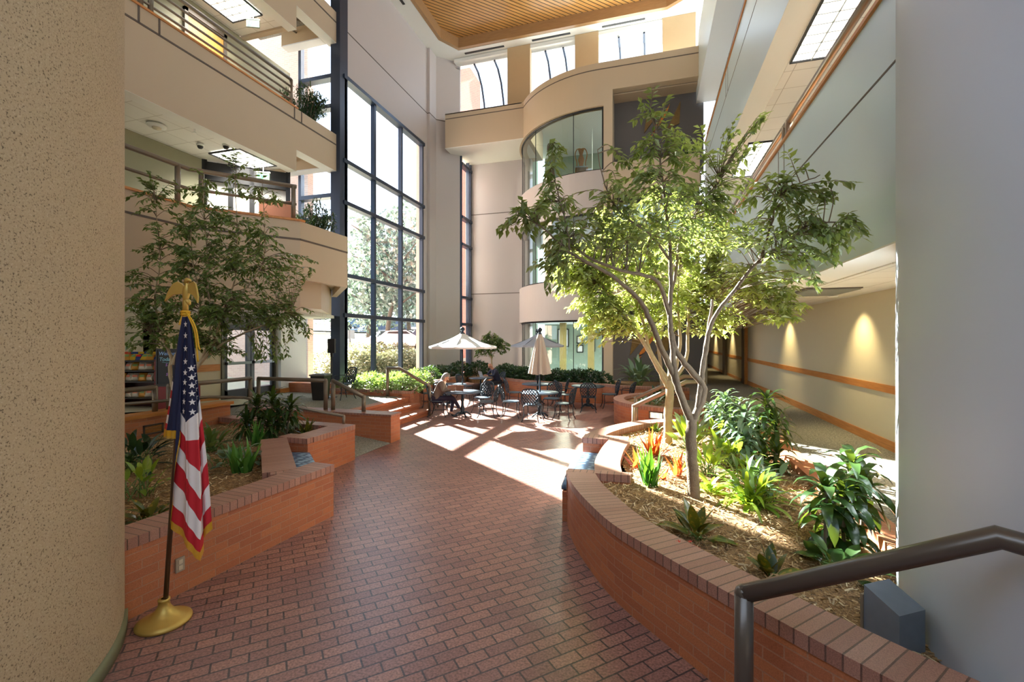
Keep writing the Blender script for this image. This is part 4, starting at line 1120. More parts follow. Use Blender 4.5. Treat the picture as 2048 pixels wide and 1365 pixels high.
for i in range(NS):
    for j in range(NT):
        st = int(i / NS * 13)
        m_ = 0 if st % 2 == 0 else 1
        if st < 7 and j / NT < .74 or .08 < j / NT < .155: m_ = 2
        k.face([rows[i][j], rows[i][j + 1], rows[i + 1][j + 1], rows[i + 1][j]], m=m_)
# stars
def norm_at(s, tt):
    a = flag_pt(s, tt); b_ = flag_pt(min(1, s + .01), tt); c_ = flag_pt(s, tt + .01)
    n_ = (b_ - a).cross(c_ - a).normalized()
    return n_ if n_.dot(cf) < 0 else -n_
STARS = [(.055 + .0545 * q, .275) for q in range(9)] + [(.245 + .0545 * q, .405) for q in range(6)] + [(.20 + .055 * q, .64) for q in range(6)] + [(.08 + .055 * q, .205) for q in range(0)]
for s0, t0 in STARS:
    nn = norm_at(s0, t0); ctr = flag_pt(s0, t0)
    ds = (flag_pt(s0 + .01, t0) - ctr).normalized(); dt = ds.cross(nn).normalized()
    if dt.dot(cr) < 0: dt = -dt
    pts = []
    for q in range(10):
        rr = .027 if q % 2 == 0 else .0108
        a_ = PI / 2 + q * PI / 5
        pts.append(ctr + nn * .011 - ds * rr * math.sin(a_) + dt * rr * math.cos(a_) * (.7 if t0 > .5 else .95))
    for q in range(10): k.face([ctr + nn * .012, pts[q], pts[(q + 1) % 10]], m=1)
o = k.build('cloth', [M['red'], M['wht'], M['blue']], t, True)
# fringe on the bottom hem and the fly end
k = MB()
for j in range(NT):
    for q in range(4):
        a = flag_pt(1, (j + q / 4) / NT); c = flag_pt(1, (j + (q + .8) / 4) / NT)
        d = (flag_pt(1, min(1, (j + .5) / NT)) - flag_pt(.97, min(1, (j + .5) / NT))).normalized() * .05
        k.face([a, c, c + d - up * .012, a + d - up * .012])
for i in range(NS):
    for q in range(3):
        a = flag_pt((i + q / 3) / NS, 1); c = flag_pt((i + (q + .8) / 3) / NS, 1)
        d = Vector((0, 0, -.055)) + cr * .012
        k.face([a, c, c + d, a + d])
k.build('fringe', M['gold'], t)
# cord and tassels
k = MB()
k.tube([TOP + cr * (.024 * math.cos(a)) + cf * (.024 * math.sin(a)) - up * .025 for a in [i * PI / 4 for i in range(8)]], .011, 8, closed=True)
k.tube([TOP + cr * (.024 * math.cos(a)) + cf * (.024 * math.sin(a)) - up * .045 for a in [i * PI / 4 for i in range(8)]], .011, 8, closed=True)
for du, lst in ((0, 724), (4, 700)):
    P = [TOP + cr * .02 - cf * .02 - up * .03, pt(381 + du, 642, 3.42), pt(389 + du, 662, 3.41), pt(393 + du, 690, 3.41), pt(396 + du, lst, 3.41)]
    k.tube(catmull(P, 6), .006, 6)
k.build('cord', M['gold'], t, True)
k = MB()
for q in range(34):
    a = q / 34 * 2 * PI
    p = TOP + cr * (.022 * math.cos(a)) + cf * (.022 * math.sin(a)) - up * .05
    k.tube([p, p + cr * (.02 * math.cos(a)) + cf * (.02 * math.sin(a)) - up * .075], .004, 4)
k.build('tassel', M['gold'], t)

# ================================================================ GARDEN FURNITURE
def chair_mesh():
    legs = []
    for sx, sy in ((-1, -1), (1, -1), (-1, 1), (1, 1)):
        k = MB()
        P = [(sx * .17, sy * .17, .43), (sx * .20, sy * .20, .38), (sx * .19, sy * .19, .25), (sx * .20, sy * .21, .1), (sx * .235, sy * .255, .0)]
        k.tube(catmull(P, 3), .012, 6); legs.append(k)
    st = MB()
    st.tube([(.12 * math.cos(a), .12 * math.sin(a), .17) for a in [i * PI / 6 for i in range(12)]], .007, 5, closed=True)
    for a in (45, 135, 225, 315):
        st.tube([(.12 * math.cos(R(a)), .12 * math.sin(R(a)), .17), (.27 * math.cos(R(a)), .27 * math.sin(R(a)), .17)], .007, 5)
    seat = MB()
    ring = [(.225 * math.cos(a) * (1.0), .225 * math.sin(a), .44) for a in [i * PI / 10 for i in range(20)]]
    seat.tube(ring, .014, 6, closed=True)
    seat.lathe([(.001, .452), (.15, .455), (.2, .45), (.222, .44), (.2, .43), (.001, .43)], n=20)
    bk = MB()
    # back: arched frame leaning back at +y
    def bp(u, v): return (u, .20 + .10 * v + .05 * (1 - (u / .22) ** 2), .45 + v * .44)
    fr = [(-.17, 0), (-.215, .25), (-.235, .55), (-.21, .82), (-.13, .96), (0, 1.0), (.13, .96), (.21, .82), (.235, .55), (.215, .25), (.17, 0)]
    bk.tube(catmull([bp(*p) for p in fr], 4), .016, 6)
    bk.tube([bp(-.17, .04), bp(0, .02), bp(.17, .04)], .010, 5)
    def half(v):
        if v < .55: return .17 + .065 * v / .55
        return .235 * math.sqrt(max(0, 1 - ((v - .55) / .45) ** 2)) 
    n = 6
    for s in (-1, 1):
        for i in range(-n, n + 1):
            seg = []
            for q in range(25):
                v = q / 24; u = s * (i * .075 + (v - .5) * .36)
                if abs(u) < half(v) and .02 < v < .99: seg.append(bp(u, v))
            if len(seg) >= 2: bk.tube(seg, .0105, 5)
    for q in range(9):
        for p_ in range(-2, 3):
            v = .14 + q * .1; u = p_ * .075 + (.0375 if q % 2 else 0)
            if abs(u) < half(v) - .03:
                c = Vector(bp(u, v)); bk.obox(c, (.03, .012, .03), mat=Matrix.Rotation(R(45), 3, 'Y'))
    arms = []
    for s in (-1, 1):
        k = MB(); k.tube(catmull([bp(s * .225, .45), (s * .27, .1, .66), (s * .275, -.10, .655), (s * .26, -.16, .6), (s * .22, -.15, .46)], 4), .012, 6); arms.append(k)
    return legs, st, seat, bk, arms
_lg, _st, _se, _bk, _ar = chair_mesh()
proto = None
def place_chair(x, y, face, label, z=0.0, arms=False, group='cast patio chairs'):
    """face: direction in degrees the sitter looks"""
    global proto
    rz = R(face) - R(-90)
    if proto is None:
        c = thing('patio_chair', label, 'chair', (x, y, z), rz, group)
        for k in _lg: k.build('leg', M['iron'], c, True)
        _st.build('stretcher', M['iron'], c, True); _se.build('seat', plain('seat_iron', rgb(74, 90, 104), .4, .4, var=.2), c, True); _bk.build('backrest', M['iron'], c, True)
        proto = c
        return_c = c
    else:
        return_c = dup(proto, (x, y, z), rz, label, group)
    return return_c
def add_arms(c):
    for k in _ar: k.build('armrest', M['iron'], c, True)
    return c
def table(x, y, label, r=.52, h=.72):
    t = thing('patio_table', label, 'table', (x, y, 0), 0, 'cast patio tables')
    k = MB(); k.lathe([(.001, h - .012), (r, h - .012), (r + .012, h - .03), (r, h - .04), (r - .03, h - .05), (.05, h - .045)], n=36); k.build('table_top', plain('table_iron', rgb(84, 98, 112), .35, .5, var=.2, scale=20), t, True)
    k = MB(); k.lathe([(.03, h - .05), (.035, .5), (.055, .46), (.035, .42), (.04, .3), (.07, .22), (.05, .16), (.085, .1), (.09, .06), (.04, .05)], n=16); k.build('pedestal', M['iron'], t, True)
    for a in (45, 135, 225, 315):
        k = MB(); c_, s_ = math.cos(R(a)), math.sin(R(a))
        k.tube(catmull([(.05 * c_, .05 * s_, .11), (.14 * c_, .14 * s_, .10), (.21 * c_, .21 * s_, .05), (.27 * c_, .27 * s_, .018)], 3), [.028, .028, .027, .026, .025, .024, .022, .021, .02, .018], 8); k.build('foot', M['iron'], t, True)
    return t
TW = (-5.07, 11.96); TB = (-2.93, 12.44); TC = (-1.86, 14.55); TD = (-3.55, 14.75); TM = (-6.18, 16.36); TE = (-6.25, 13.75)
table(*TW, 'round cast patio table under the white sunlit umbrella')
table(*TB, 'round cast patio table under the closed taupe umbrella')
table(*TC, 'round cast patio table without umbrella beside the round-fronted planter')
table(*TD, 'round cast patio table under the open grey umbrella')
table(*TM, 'round cast patio table holding the silver laptop', .45)
table(*TE, 'round cast patio table behind the seated woman by the window shrubs')
place_chair(-5.74, 11.80, 12, 'cast patio chair the woman in the brown jacket sits on')
place_chair(-4.33, 12.05, 185, 'cast patio chair facing the woman across the table under the white umbrella')
place_chair(-4.78, 12.80, 255, 'cast patio chair behind the table under the white umbrella')
place_chair(-6.15, 12.95, 100, 'cast patio chair just behind the woman, turned to the table by the window shrubs')
place_chair(-6.85, 13.35, 40, 'cast patio chair against the window planter beside the step handrail')
place_chair(-5.45, 14.0, 195, 'cast patio chair seen behind the pole of the white umbrella')
place_chair(-5.70, 16.83, 225, 'cast patio chair the man in the navy jacket sits on')
place_chair(-6.55, 15.72, 62, 'empty cast patio chair in front of the laptop table')
place_chair(-2.98, 11.82, 88, 'cast patio chair with its back to the camera at the closed taupe umbrella')
place_chair(-3.72, 12.25, 8, 'cast patio chair left of the closed taupe umbrella, half in sunlight')
place_chair(-2.22, 12.28, 170, 'cast patio chair right of the closed taupe umbrella, in shade')
place_chair(-2.75, 13.20, 262, 'cast patio chair behind the table of the closed taupe umbrella')
place_chair(-4.25, 14.35, 30, 'dark cast patio chair at the left of the grey umbrella table')
place_chair(-2.85, 14.85, 185, 'dark cast patio chair at the right of the grey umbrella table')
add_arms(place_chair(-2.52, 14.25, 25, 'dark cast armchair left of the table without umbrella'))
place_chair(-1.75, 13.85, 95, 'cast patio chair with blue-lit seat in front of the table without umbrella')
place_chair(-1.20, 14.75, 195, 'dark cast patio chair right of the table without umbrella')
add_arms(place_chair(-.72, 14.30, 165, 'cast armchair on its own by the planter wall below the ground-floor grey wall'))
add_arms(place_chair(-8.35, 11.05, 250, 'cast armchair on the door platform beside the black waste bin', GL))

def umbrella_open(x, y, label, m, rad=.98, rot=.2, zr=1.98, zp=2.36):
    t = thing('patio_umbrella', label, 'umbrella', (x, y, 0), rot, 'open patio umbrellas')
    k = MB(); k.tube([(0, 0, .70), (0, 0, zp)], .022, 10); k.build('pole', M['iron'], t, True)
    k = MB()
    n = 8
    for i in range(n):
        a0 = 2 * PI * i / n; a1 = 2 * PI * (i + 1) / n
        rws = []
        for q in range(7):
            f = q / 6
            r_ = .04 + (rad - .04) * f
            z = zp - (zp - zr) * (f ** .92) - .03 * math.sin(PI * f)
            row = []
            for s in range(7):
                g = s / 6
                p = Vector((math.cos(a0), math.sin(a0), 0)) * (1 - g) + Vector((math.cos(a1), math.sin(a1), 0)) * g
                sag = 1 - .05 * math.sin(PI * g) * f
                row.append((p.x * r_ * sag, p.y * r_ * sag, z - .012 * math.sin(PI * g) * f))
            rws.append(row)
        k.grid(rws)
        e = rws[-1]; k.grid([e, [(p[0] * .995, p[1] * .995, p[2] - .05) for p in e]])
    k.build('canopy', m, t, True)
    for i in range(n):
        a = 2 * PI * i / n
        k = MB(); k.tube([(.03 * math.cos(a), .03 * math.sin(a), zp - .05), (rad * .98 * math.cos(a), rad * .98 * math.sin(a), zr - .012)], .008, 5); k.build('rib', M['iron'], t)
        k = MB(); k.tube(catmull([(.03 * math.cos(a), .03 * math.sin(a), zr - .06), (.16 * math.cos(a), .16 * math.sin(a), zr - .03), (.34 * math.cos(a), .34 * math.sin(a), zr + .19)], 3), .007, 5); k.build('strut', M['iron'], t)
    k = MB(); k.lathe([(.07, zp - .02), (.075, zp), (.03, zp + .03), (.04, zp + .05)], n=16); k.ball((0, 0, zp + .11), .068, 16); k.build('finial', M['iron'], t, True)
    return t
umbrella_open(TW[0], TW[1], 'open white patio umbrella in full sunlight above the seated woman', M['canvasw'])
umbrella_open(TD[0], TD[1], 'open grey patio umbrella in shade behind the closed one', M['canvasg'], .92, .5)
t = thing('patio_umbrella', 'closed taupe patio umbrella hanging in folds around its pole', 'umbrella', (TB[0], TB[1], 0))
k = MB(); k.tube([(0, 0, .70), (0, 0, 2.4)], .022, 10); k.build('pole', M['iron'], t, True)
k = MB(); rws = []
for q in range(12):
    f = q / 11; z = 2.33 - 1.12 * f
    r0 = .06 + .20 * f ** .8
    rws.append([((r0 * (1 + .28 * math.sin(8 * a) * (f ** .5)) * math.cos(a + .1 * f)), (r0 * (1 + .28 * math.sin(8 * a) * (f ** .5)) * math.sin(a + .1 * f)), z + .02 * math.sin(8 * a) * f) for a in [2 * PI * s / 64 for s in range(64)]])
k.grid(rws, close=True); k.build('canopy', M['canvast'], t, True)
for i in range(8):
    a = 2 * PI * i / 8 + .2
    k = MB(); k.tube([(.05 * math.cos(a), .05 * math.sin(a), 2.3), (.13 * math.cos(a), .13 * math.sin(a), 1.02)], .008, 5); k.build('rib', M['iron'], t)
k = MB(); k.lathe([(.06, 2.32), (.065, 2.345), (.03, 2.37), (.04, 2.39)], n=16); k.ball((0, 0, 2.45), .068, 16); k.build('finial', M['iron'], t, True)

# waste bin, sanitiser stand
t = thing('waste_bin', 'tapered black waste bin with grey lid on the door platform', 'bin', (-8.88, 10.75, GL), R(12))
k = MB(); rws = [[(sx * w_, sy * w_, z) for sx, sy in ((-1, -1), (1, -1), (1, 1), (-1, 1))] for w_, z in ((.15, 0), (.16, .02), (.2, .68))]; k.grid(rws, close=True); k.build('body', M['plastic'], t)
k = MB(); k.box((-.225, -.225, .68), (.225, .225, .72)); k.box((-.16, -.16, .72), (.16, .16, .735)); k.build('lid', plain('grey_lid', rgb(110, 112, 112), .5), t)
t = thing('sanitiser_stand', 'black hand sanitiser dispenser on a slim pole behind the waste bin', 'dispenser', (-8.95, 11.3, GL), R(20))
k = MB(); k.lathe([(.001, 0), (.16, 0), (.16, .015), (.03, .03)], n=20); k.build('base', M['plastic'], t)
k = MB(); k.tube([(0, 0, .02), (0, 0, 1.2)], .018, 8); k.build('pole', M['plastic'], t, True)
k = MB(); k.obox((0, 0, 1.28), (.07, .05, .18)); k.build('drip_tray', M['plastic'], t)
k = MB(); k.box((-.1, -.06, 0), (.1, .07, .42)); o = k.build('dispenser', M['black'], t, bevel=.05); o.location = (0, 0, 1.3)

# electrical box on the big pale column
t = thing('junction_box', 'galvanised grey metal box fixed low on the big pale column above the mulch', 'box', (1.37, 3.17, .44), R(34))
k = MB()
pr = [(-.10, .0), (.08, -.04), (.10, -.02), (.10, .26), (.06, .34), (-.06, .34), (-.10, .30)]
k.box((-.11, -.09, -.02), (.10, .10, .22)); 
k.face([(-.11, -.09, .22), (.10, -.09, .22), (.10, .10, .30), (-.11, .10, .30)]); k.face([(-.11, -.09, .22), (-.11, .10, .30), (-.11, .10, .22)]); k.face([(.10, -.09, .22), (.10, .10, .22), (.10, .10, .30)])
k.build('housing', M['concrete'], t, bevel=.004)
k = MB(); k.box((-.12, .10, -.03), (.18, .115, .24)); k.build('back_plate', plain('tan_plate', rgb(140, 128, 108), .5, .3), t)

# ================================================================ PLANTS
def leaf_strip(mb, base, d, up_, L, W, droop=.5, nseg=5, fold=.18, prof=None, m=0, twist=0.0):
    """arching strap leaf with a folded midrib; one connected piece"""
    d = Vector(d).normalized()
    side = d.cross(Vector(up_)).normalized()
    if side.length < .5: side = d.orthogonal().normalized()
    p = Vector(base); dirv = d.copy()
    b = len(mb.v); n = nseg + 1
    for i in range(n):
        f = i / nseg
        wv = (prof(f) if prof else math.sin(PI * min(1, .12 + .88 * f)) ** .7 if f < 1 else 0.0) * W / 2
        nrm = side.cross(dirv).normalized()
        s2 = side * math.cos(twist * f) + nrm * math.sin(twist * f)
        mb.v.append(tuple(p - s2 * wv + nrm * wv * fold)); mb.v.append(tuple(p)); mb.v.append(tuple(p + s2 * wv + nrm * wv * fold))
        p = p + dirv * (L / nseg)
        dirv = (dirv + Vector((0, 0, -1)) * (droop / nseg) * (1 + f)).normalized()
    for i in range(nseg):
        a = b + i * 3
        for q in (0, 1):
            mb.f.append((a + q, a + q + 1, a + q + 4, a + q + 3))
            if m: mb.m[len(mb.f) - 1] = m
def ficus_leaf(mb, p, d, n_, L, W, m=0):
    d = d.normalized(); s = d.cross(n_)
    if s.length < 1e-3: s = d.orthogonal()
    s.normalize(); n_ = s.cross(d)
    b = len(mb.v)
    mid = p + d * L * .42
    mb.v += [tuple(p), tuple(mid + s * W / 2 + n_ * W * .12), tuple(p + d * L - Vector((0, 0, .12 * L))), tuple(mid - s * W / 2 + n_ * W * .12), tuple(mid - n_ * W * .05 + d * L * .05)]
    mb.f += [(b, b + 1, b + 2, b + 4), (b, b + 4, b + 2, b + 3)]
    if m:
        mb.m[len(mb.f) - 1] = m; mb.m[len(mb.f) - 2] = m
def rv(r): 
    while True:
        v = Vector((r.uniform(-1, 1), r.uniform(-1, 1), r.uniform(-1, 1)))
        if .05 < v.length < 1: return v

def rosette(mb, c, n, L, W, e0, e1, droop, rnd, nseg=5, fold=.18, prof=None, stem=0.0):
    for i in range(n):
        az = i * 2.399 + rnd.uniform(-.25, .25)
        f = i / max(1, n - 1)
        el = e0 + (e1 - e0) * f + rnd.uniform(-.12, .12)
        d = Vector((math.cos(az) * math.cos(el), math.sin(az) * math.cos(el), math.sin(el)))
        l = L * rnd.uniform(.78, 1.1)
        base = Vector(c) + Vector((0, 0, stem * f))
        leaf_strip(mb, base, d, (0, 0, 1), l, W * rnd.uniform(.8, 1.1), droop * rnd.uniform(.7, 1.3), nseg, fold, prof)
def cane_plant(name, label, cat, x, y, z, canes, mat_, L=.30, W=.055, n=26, seed=1, droop=1.3, group=None):
    rnd = random.Random(seed)
    t = thing(name, label, cat, (x, y, z), 0, group)
    st = MB(); lf = MB()
    for dx, dy, h in canes:
        top = Vector((dx * 1.3, dy * 1.3, h))
        P = catmull([(dx, dy, -.04), (dx * 1.15, dy * 1.1, h * .5), top], 4)
        st.tube(P, .016, 8)
        rosette(lf, top - Vector((0, 0, .16)), n, L, W, -.35, 1.25, droop, rnd, 5, .22, stem=.2)
    st.build('stem', plain('grey_brown_cane', rgb(104, 92, 74), .8, var=.2), t, True)
    lf.build('foliage', mat_, t, True)
    return t
oval = lambda f: math.sin(PI * f ** .8) ** .8 if 0 < f < 1 else 0.02
def clump(name, label, cat, x, y, z, mat_, n=14, L=.28, W=.09, e0=.2, e1=1.3, droop=.7, seed=1, prof=None, fold=.2, spread=.04, pet=0.0, group=None, extra=None):
    rnd = random.Random(seed)
    t = thing(name, label, cat, (x, y, z), 0, group)
    lf = MB(); st = MB()
    for i in range(n):
        az = i * 2.399 + rnd.uniform(-.3, .3)
        el = e0 + (e1 - e0) * (i / max(1, n - 1)) ** .8 + rnd.uniform(-.1, .1)
        d = Vector((math.cos(az) * math.cos(el), math.sin(az) * math.cos(el), math.sin(el)))
        b0 = Vector((rnd.uniform(-spread, spread), rnd.uniform(-spread, spread), -.02))
        if pet:
            e = b0 + d * pet * rnd.uniform(.7, 1.1) + Vector((0, 0, pet * .3))
            st.tube([b0, b0 + (e - b0) * .5 + Vector((0, 0, .03)), e], .005, 5)
            b0 = e
        leaf_strip(lf, b0, d, (0, 0, 1), L * rnd.uniform(.7, 1.1), W * rnd.uniform(.8, 1.1), droop * rnd.uniform(.6, 1.3), 6, fold, prof)
    lf.build('foliage', mat_, t, True)
    if pet: st.build('stem', plain('green_leaf_stalk', rgb(96, 124, 60), .5), t)
    if extra: extra(t, rnd)
    return t
sword = lambda f: (.55 + .45 * math.sin(PI * min(1, f * 1.15 + .08))) * (1 - f ** 5)
def flowers(t, rnd, n=9, h=.16):
    s_ = MB(); me = None
    for i in range(n):
        a = rnd.uniform(0, 6.28); r_ = rnd.uniform(.02, .11)
        p = Vector((r_ * math.cos(a), r_ * math.sin(a), h + rnd.uniform(-.05, .03)))
        s_.tube([(p.x * .3, p.y * .3, -.02), p], .003, 4)
        if me is None:
            k = MB()
            rows = []
            for q in range(6):
                b_ = q * PI / 3
                for da, rr, zz in ((-.42, .012, .003), (0, .022, .012), (.42, .012, .003)): rows.append((b_ + da, rr, zz))
            k.face([(rr * math.cos(an), rr * math.sin(an), zz) for an, rr, zz in rows])
            o = k.build('flower', M['flower'], t); me = o.data
        else:
            o = bpy.data.objects.new('flower', me); COL.objects.link(o); o.parent = t
        o.location = p; o.rotation_euler = (rnd.uniform(-.5, .5), rnd.uniform(-.5, .5), rnd.uniform(0, 6))
    s_.build('flower_stem', plain('flower_stalk', rgb(90, 110, 60), .6), t)

# --- right planter, from the near corner back
clump('croton_plant', 'yellow-veined croton at the foot of the near ficus trunk with red flowers below it', 'plant', .40, 4.15, .5, M['croton'], 16, .27, .10, .1, 1.2, .5, 11, oval, pet=.07)
clump('flowering_plant', 'small plant with red flowers beside the planter rim below the croton', 'plant', .30, 3.72, .5, M['silver'], 10, .12, .05, .1, 1.0, .6, 12, oval, extra=lambda t, r: flowers(t, r, 12, .13))
clump('croton_plant', 'low young croton nearest the camera in the right planter', 'plant', .86, 3.72, .47, M['croton'], 10, .22, .09, .5, 1.35, .3, 13, oval, pet=.03)
clump('snake_plant', 'upright bright green snake plant by the bench wall of the right planter', 'plant', .02, 5.42, .52, M['snake'], 17, .48, .062, .95, 1.5, .06, 14, sword, .35, .07)
clump('spider_plant', 'broad arching leafy clump in the middle of the right planter', 'plant', 1.02, 5.30, .46, M['spath'], 64, .56, .05, .2, 1.35, 1.35, 15, None, .2, .09)
clump('leafy_plant', 'silvery green leafy plant inside the arching clump of the right planter', 'plant', 1.12, 5.52, .46, M['silver'], 36, .24, .08, .2, 1.35, .9, 16, oval, .2, .16, pet=.24)
clump('bromeliad', 'orange-leaved bromeliad cluster in front of the pale ficus trunk', 'plant', .06, 6.9, .52, M['orange'], 20, .42, .06, .6, 1.45, .12, 17, sword, .25, .09)
clump('bromeliad', 'orange bromeliad nearest the snake plant in the right planter', 'plant', -.16, 6.15, .52, M['orange'], 9, .34, .055, .5, 1.3, .15, 18, sword, .25, .06)
clump('bromeliad', 'reddish bromeliad just left of the near ficus trunk', 'plant', .34, 6.0, .52, M['orange'], 10, .36, .055, .7, 1.45, .1, 19, sword, .25, .05)
clump('bromeliad', 'small orange seedling beside the snake plant roots', 'plant', .18, 5.75, .52, M['orange'], 6, .22, .04, .5, 1.2, .2, 20, sword, .25, .04)
clump('broadleaf_plant', 'pale broad-leaved plant right behind the near ficus trunk', 'plant', .58, 7.3, .5, M['spath'], 16, .34, .13, .5, 1.4, .5, 21, oval, .2, .05, pet=.2)
clump('leafy_plant', 'lime green leafy plant right of the near ficus trunk', 'plant', .72, 6.2, .48, M['spath'], 26, .30, .075, .3, 1.35, 1.0, 22, oval, .2, .08, pet=.16)
clump('leafy_plant', 'spreading green plant at the root side of the near trunk, over sunlit mulch', 'plant', .66, 5.55, .48, M['spath'], 18, .36, .055, .1, 1.1, .9, 23, None, .2, .06)
cane_plant('dracaena', 'tall variegated dracaena at the far end of the right planter by the corridor', 'plant', 1.28, 8.75, .44, [(0, 0, .66), (.14, .05, .50), (-.14, .05, .44), (.02, -.12, .36)], M['silver'], .36, .066, 40, 31, 1.7)
cane_plant('dracaena', 'curling dracaena in the right planter against the corridor curb, taller of the middle pair', 'plant', 1.62, 7.35, .42, [(0, 0, .84), (.08, -.08, .55), (-.06, .1, .4)], M['drac'], .40, .062, 36, 32, 1.9)
cane_plant('dracaena', 'variegated dracaena left of the taller one in the middle of the right planter', 'plant', 1.28, 7.05, .44, [(0, 0, .66), (-.12, .06, .54), (.07, .12, .44), (-.02, -.12, .38)], M['silver'], .36, .062, 40, 33, 1.8)
cane_plant('dracaena', 'low dark dracaena under the middle pair in the right planter', 'plant', 1.45, 6.75, .42, [(0, 0, .2), (.15, .1, .24)], M['drac'], .32, .065, 26, 34, 1.6)
clump('leafy_plant', 'dense green leafy plant below the tall variegated dracaena', 'plant', 1.12, 8.15, .45, M['spath'], 30, .28, .085, .2, 1.35, .9, 24, oval, .2, .12, pet=.2)
clump('flowering_plant', 'small red-flowering plant along the far rim of the right planter', 'plant', .12, 8.65, .52, M['spath'], 12, .16, .06, .2, 1.2, .6, 25, oval, pet=.05, extra=lambda t, r: flowers(t, r, 7, .16))
cane_plant('dracaena', 'glossy broad-leaved dracaena close to the big pale column, left stem', 'plant', 1.40, 4.35, .42, [(0, 0, .52), (.06, .10, .26)], M['drac'], .34, .09, 22, 35, 1.9)
cane_plant('dracaena', 'glossy broad-leaved dracaena touching the big pale column, right stems', 'plant', 1.66, 4.55, .42, [(0, 0, .68), (-.10, -.12, .48), (-.04, -.04, .18), (.1, .1, .5)], M['drac'], .34, .085, 22, 36, 1.9)
clump('broadleaf_plant', 'low glossy dark plant below the dracaenas at the big pale column', 'plant', 1.36, 4.0, .42, M['drac'], 18, .22, .10, .1, 1.1, .7, 26, oval, .2, .08, pet=.10)

clump('leafy_plant', 'bushy green leafy plant between the near trunk and the middle dracaenas', 'plant', .98, 6.75, .47, M['spath'], 40, .26, .07, .2, 1.35, 1.0, 27, oval, .2, .14, pet=.22)
clump('spider_plant', 'low arching green plant at the base of the middle dracaenas', 'plant', 1.2, 6.35, .46, M['spath'], 34, .40, .04, .15, 1.2, 1.2, 28, None, .2, .07)
clump('broadleaf_plant', 'large pale leaves beside the pale ficus trunk near the far rim', 'plant', .62, 8.0, .5, M['silver'], 20, .34, .12, .4, 1.35, .7, 29, oval, .2, .06, pet=.2)
# --- left planter
cane_plant('dracaena', 'bushy dark dracaena in front of the ramp in the left planter', 'plant', -6.15, 6.25, .5, [(0, 0, .62), (-.28, .02, .55), (.18, .12, .50), (-.1, .2, .36), (.1, -.15, .3), (-.3, -.12, .28)], M['drac'], .36, .06, 40, 41, 1.5)
clump('snake_plant', 'dark snake plant at the foot of the bushy dracaena', 'plant', -5.95, 5.75, .5, M['snake'], 16, .44, .055, .95, 1.5, .06, 42, sword, .35, .07)
clump('snake_plant', 'bright green snake plant beside the left bench wall', 'plant', -4.95, 4.55, .5, M['snake'], 20, .46, .07, .85, 1.5, .08, 43, sword, .35, .08)
clump('leafy_plant', 'low blue-grey leafy plant behind the bright snake plant', 'plant', -5.35, 4.85, .5, M['silver'], 30, .24, .09, .1, 1.1, .8, 44, oval, .2, .25, pet=.1)
clump('yucca', 'spiky green plant near the ramp handrail end in the left planter', 'plant', -5.85, 6.65, .5, M['croton'], 22, .36, .05, .2, 1.4, .3, 45, None, .3, .07)
clump('spider_plant', 'pale arching plant between the dracaena and the spiky plant', 'plant', -6.2, 6.72, .5, M['silver'], 22, .36, .045, .3, 1.3, 1.0, 46, None, .2, .06)
clump('flowering_plant', 'small red and white flowering plant at the far corner of the left planter', 'plant', -5.62, 6.82, .5, M['silver'], 10, .12, .05, .2, 1.0, .6, 47, oval, extra=lambda t, r: flowers(t, r, 8, .12))
clump('broadleaf_plant', 'dark broad-leaved clump against the speckled column', 'plant', -6.45, 4.2, .5, M['hedge'], 60, .34, .08, .05, 1.25, .9, 48, oval, .2, .2, pet=.22)
clump('leafy_plant', 'veined light green plant left of the flag pole', 'plant', -5.3, 3.5, .5, M['spath'], 30, .22, .075, .2, 1.3, .8, 49, oval, .2, .14, pet=.2)
clump('broadleaf_plant', 'dark leafy plant half hidden behind the flag stripes', 'plant', -6.3, 5.25, .5, M['ficusd'], 40, .36, .07, .3, 1.3, 1.0, 50, oval, .2, .06, pet=.12)
clump('yucca', 'small spiky plant just right of the flag hem', 'plant', -4.62, 3.65, .5, M['croton'], 12, .26, .05, .5, 1.4, .15, 51, sword, .3, .04)
clump('croton_plant', 'low dark plant with blue-lit leaves below the veined plant', 'plant', -4.5, 3.1, .5, M['croton'], 16, .22, .07, .1, 1.1, .7, 52, oval, .2, .05, pet=.05)

# --- shrubs: one mesh for each kind, copied along the beds
def shrub_mesh(seed, n, rx, ry, h, L, W):
    rnd = random.Random(seed); k = MB(); st = MB()
    for i in range(n):
        v = rv(rnd); v.normalize(); v.z = abs(v.z) * .95
        f = rnd.uniform(.55, 1.0) ** .5
        p = Vector((v.x * rx * f, v.y * ry * f, .02 + v.z * h * f))
        d = Vector((v.x + rnd.uniform(-.5, .5), v.y + rnd.uniform(-.5, .5), v.z * .6 + rnd.uniform(-.5, .3)))
        ficus_leaf(k, p, d, v, L * rnd.uniform(.7, 1.2), W * rnd.uniform(.8, 1.1))
    for i in range(14):
        v = rv(rnd); v.normalize()
        st.tube([(0, 0, -.08), (v.x * rx * .3, v.y * ry * .3, h * .3), (v.x * rx * .75, v.y * ry * .75, h * .3 + abs(v.z) * h * .5)], .007, 4)
    return k, st
sh_m = [shrub_mesh(60 + i, 620, .48, .46, .52, .13, .052) for i in range(2)]
sl_m = [shrub_mesh(70 + i, 620, .46, .46, .46, .12, .058) for i in range(2)]
def shrub_proto(ms, m_, label, cat, loc, group):
    t = thing('shrub', label, cat, loc, 0, group)
    ms[0].build('foliage', m_, t); ms[1].build('stem', M['barkd'], t)
    return t
rnd = random.Random(5)
spots_l = [(-9.1, 12.45), (-8.45, 12.4), (-7.8, 12.42), (-7.25, 12.5), (-8.8, 13.1), (-8.1, 13.15), (-7.5, 13.3), (-9.0, 13.95), (-8.2, 14.0), (-7.75, 14.4), (-8.9, 14.8), (-8.2, 15.1)]
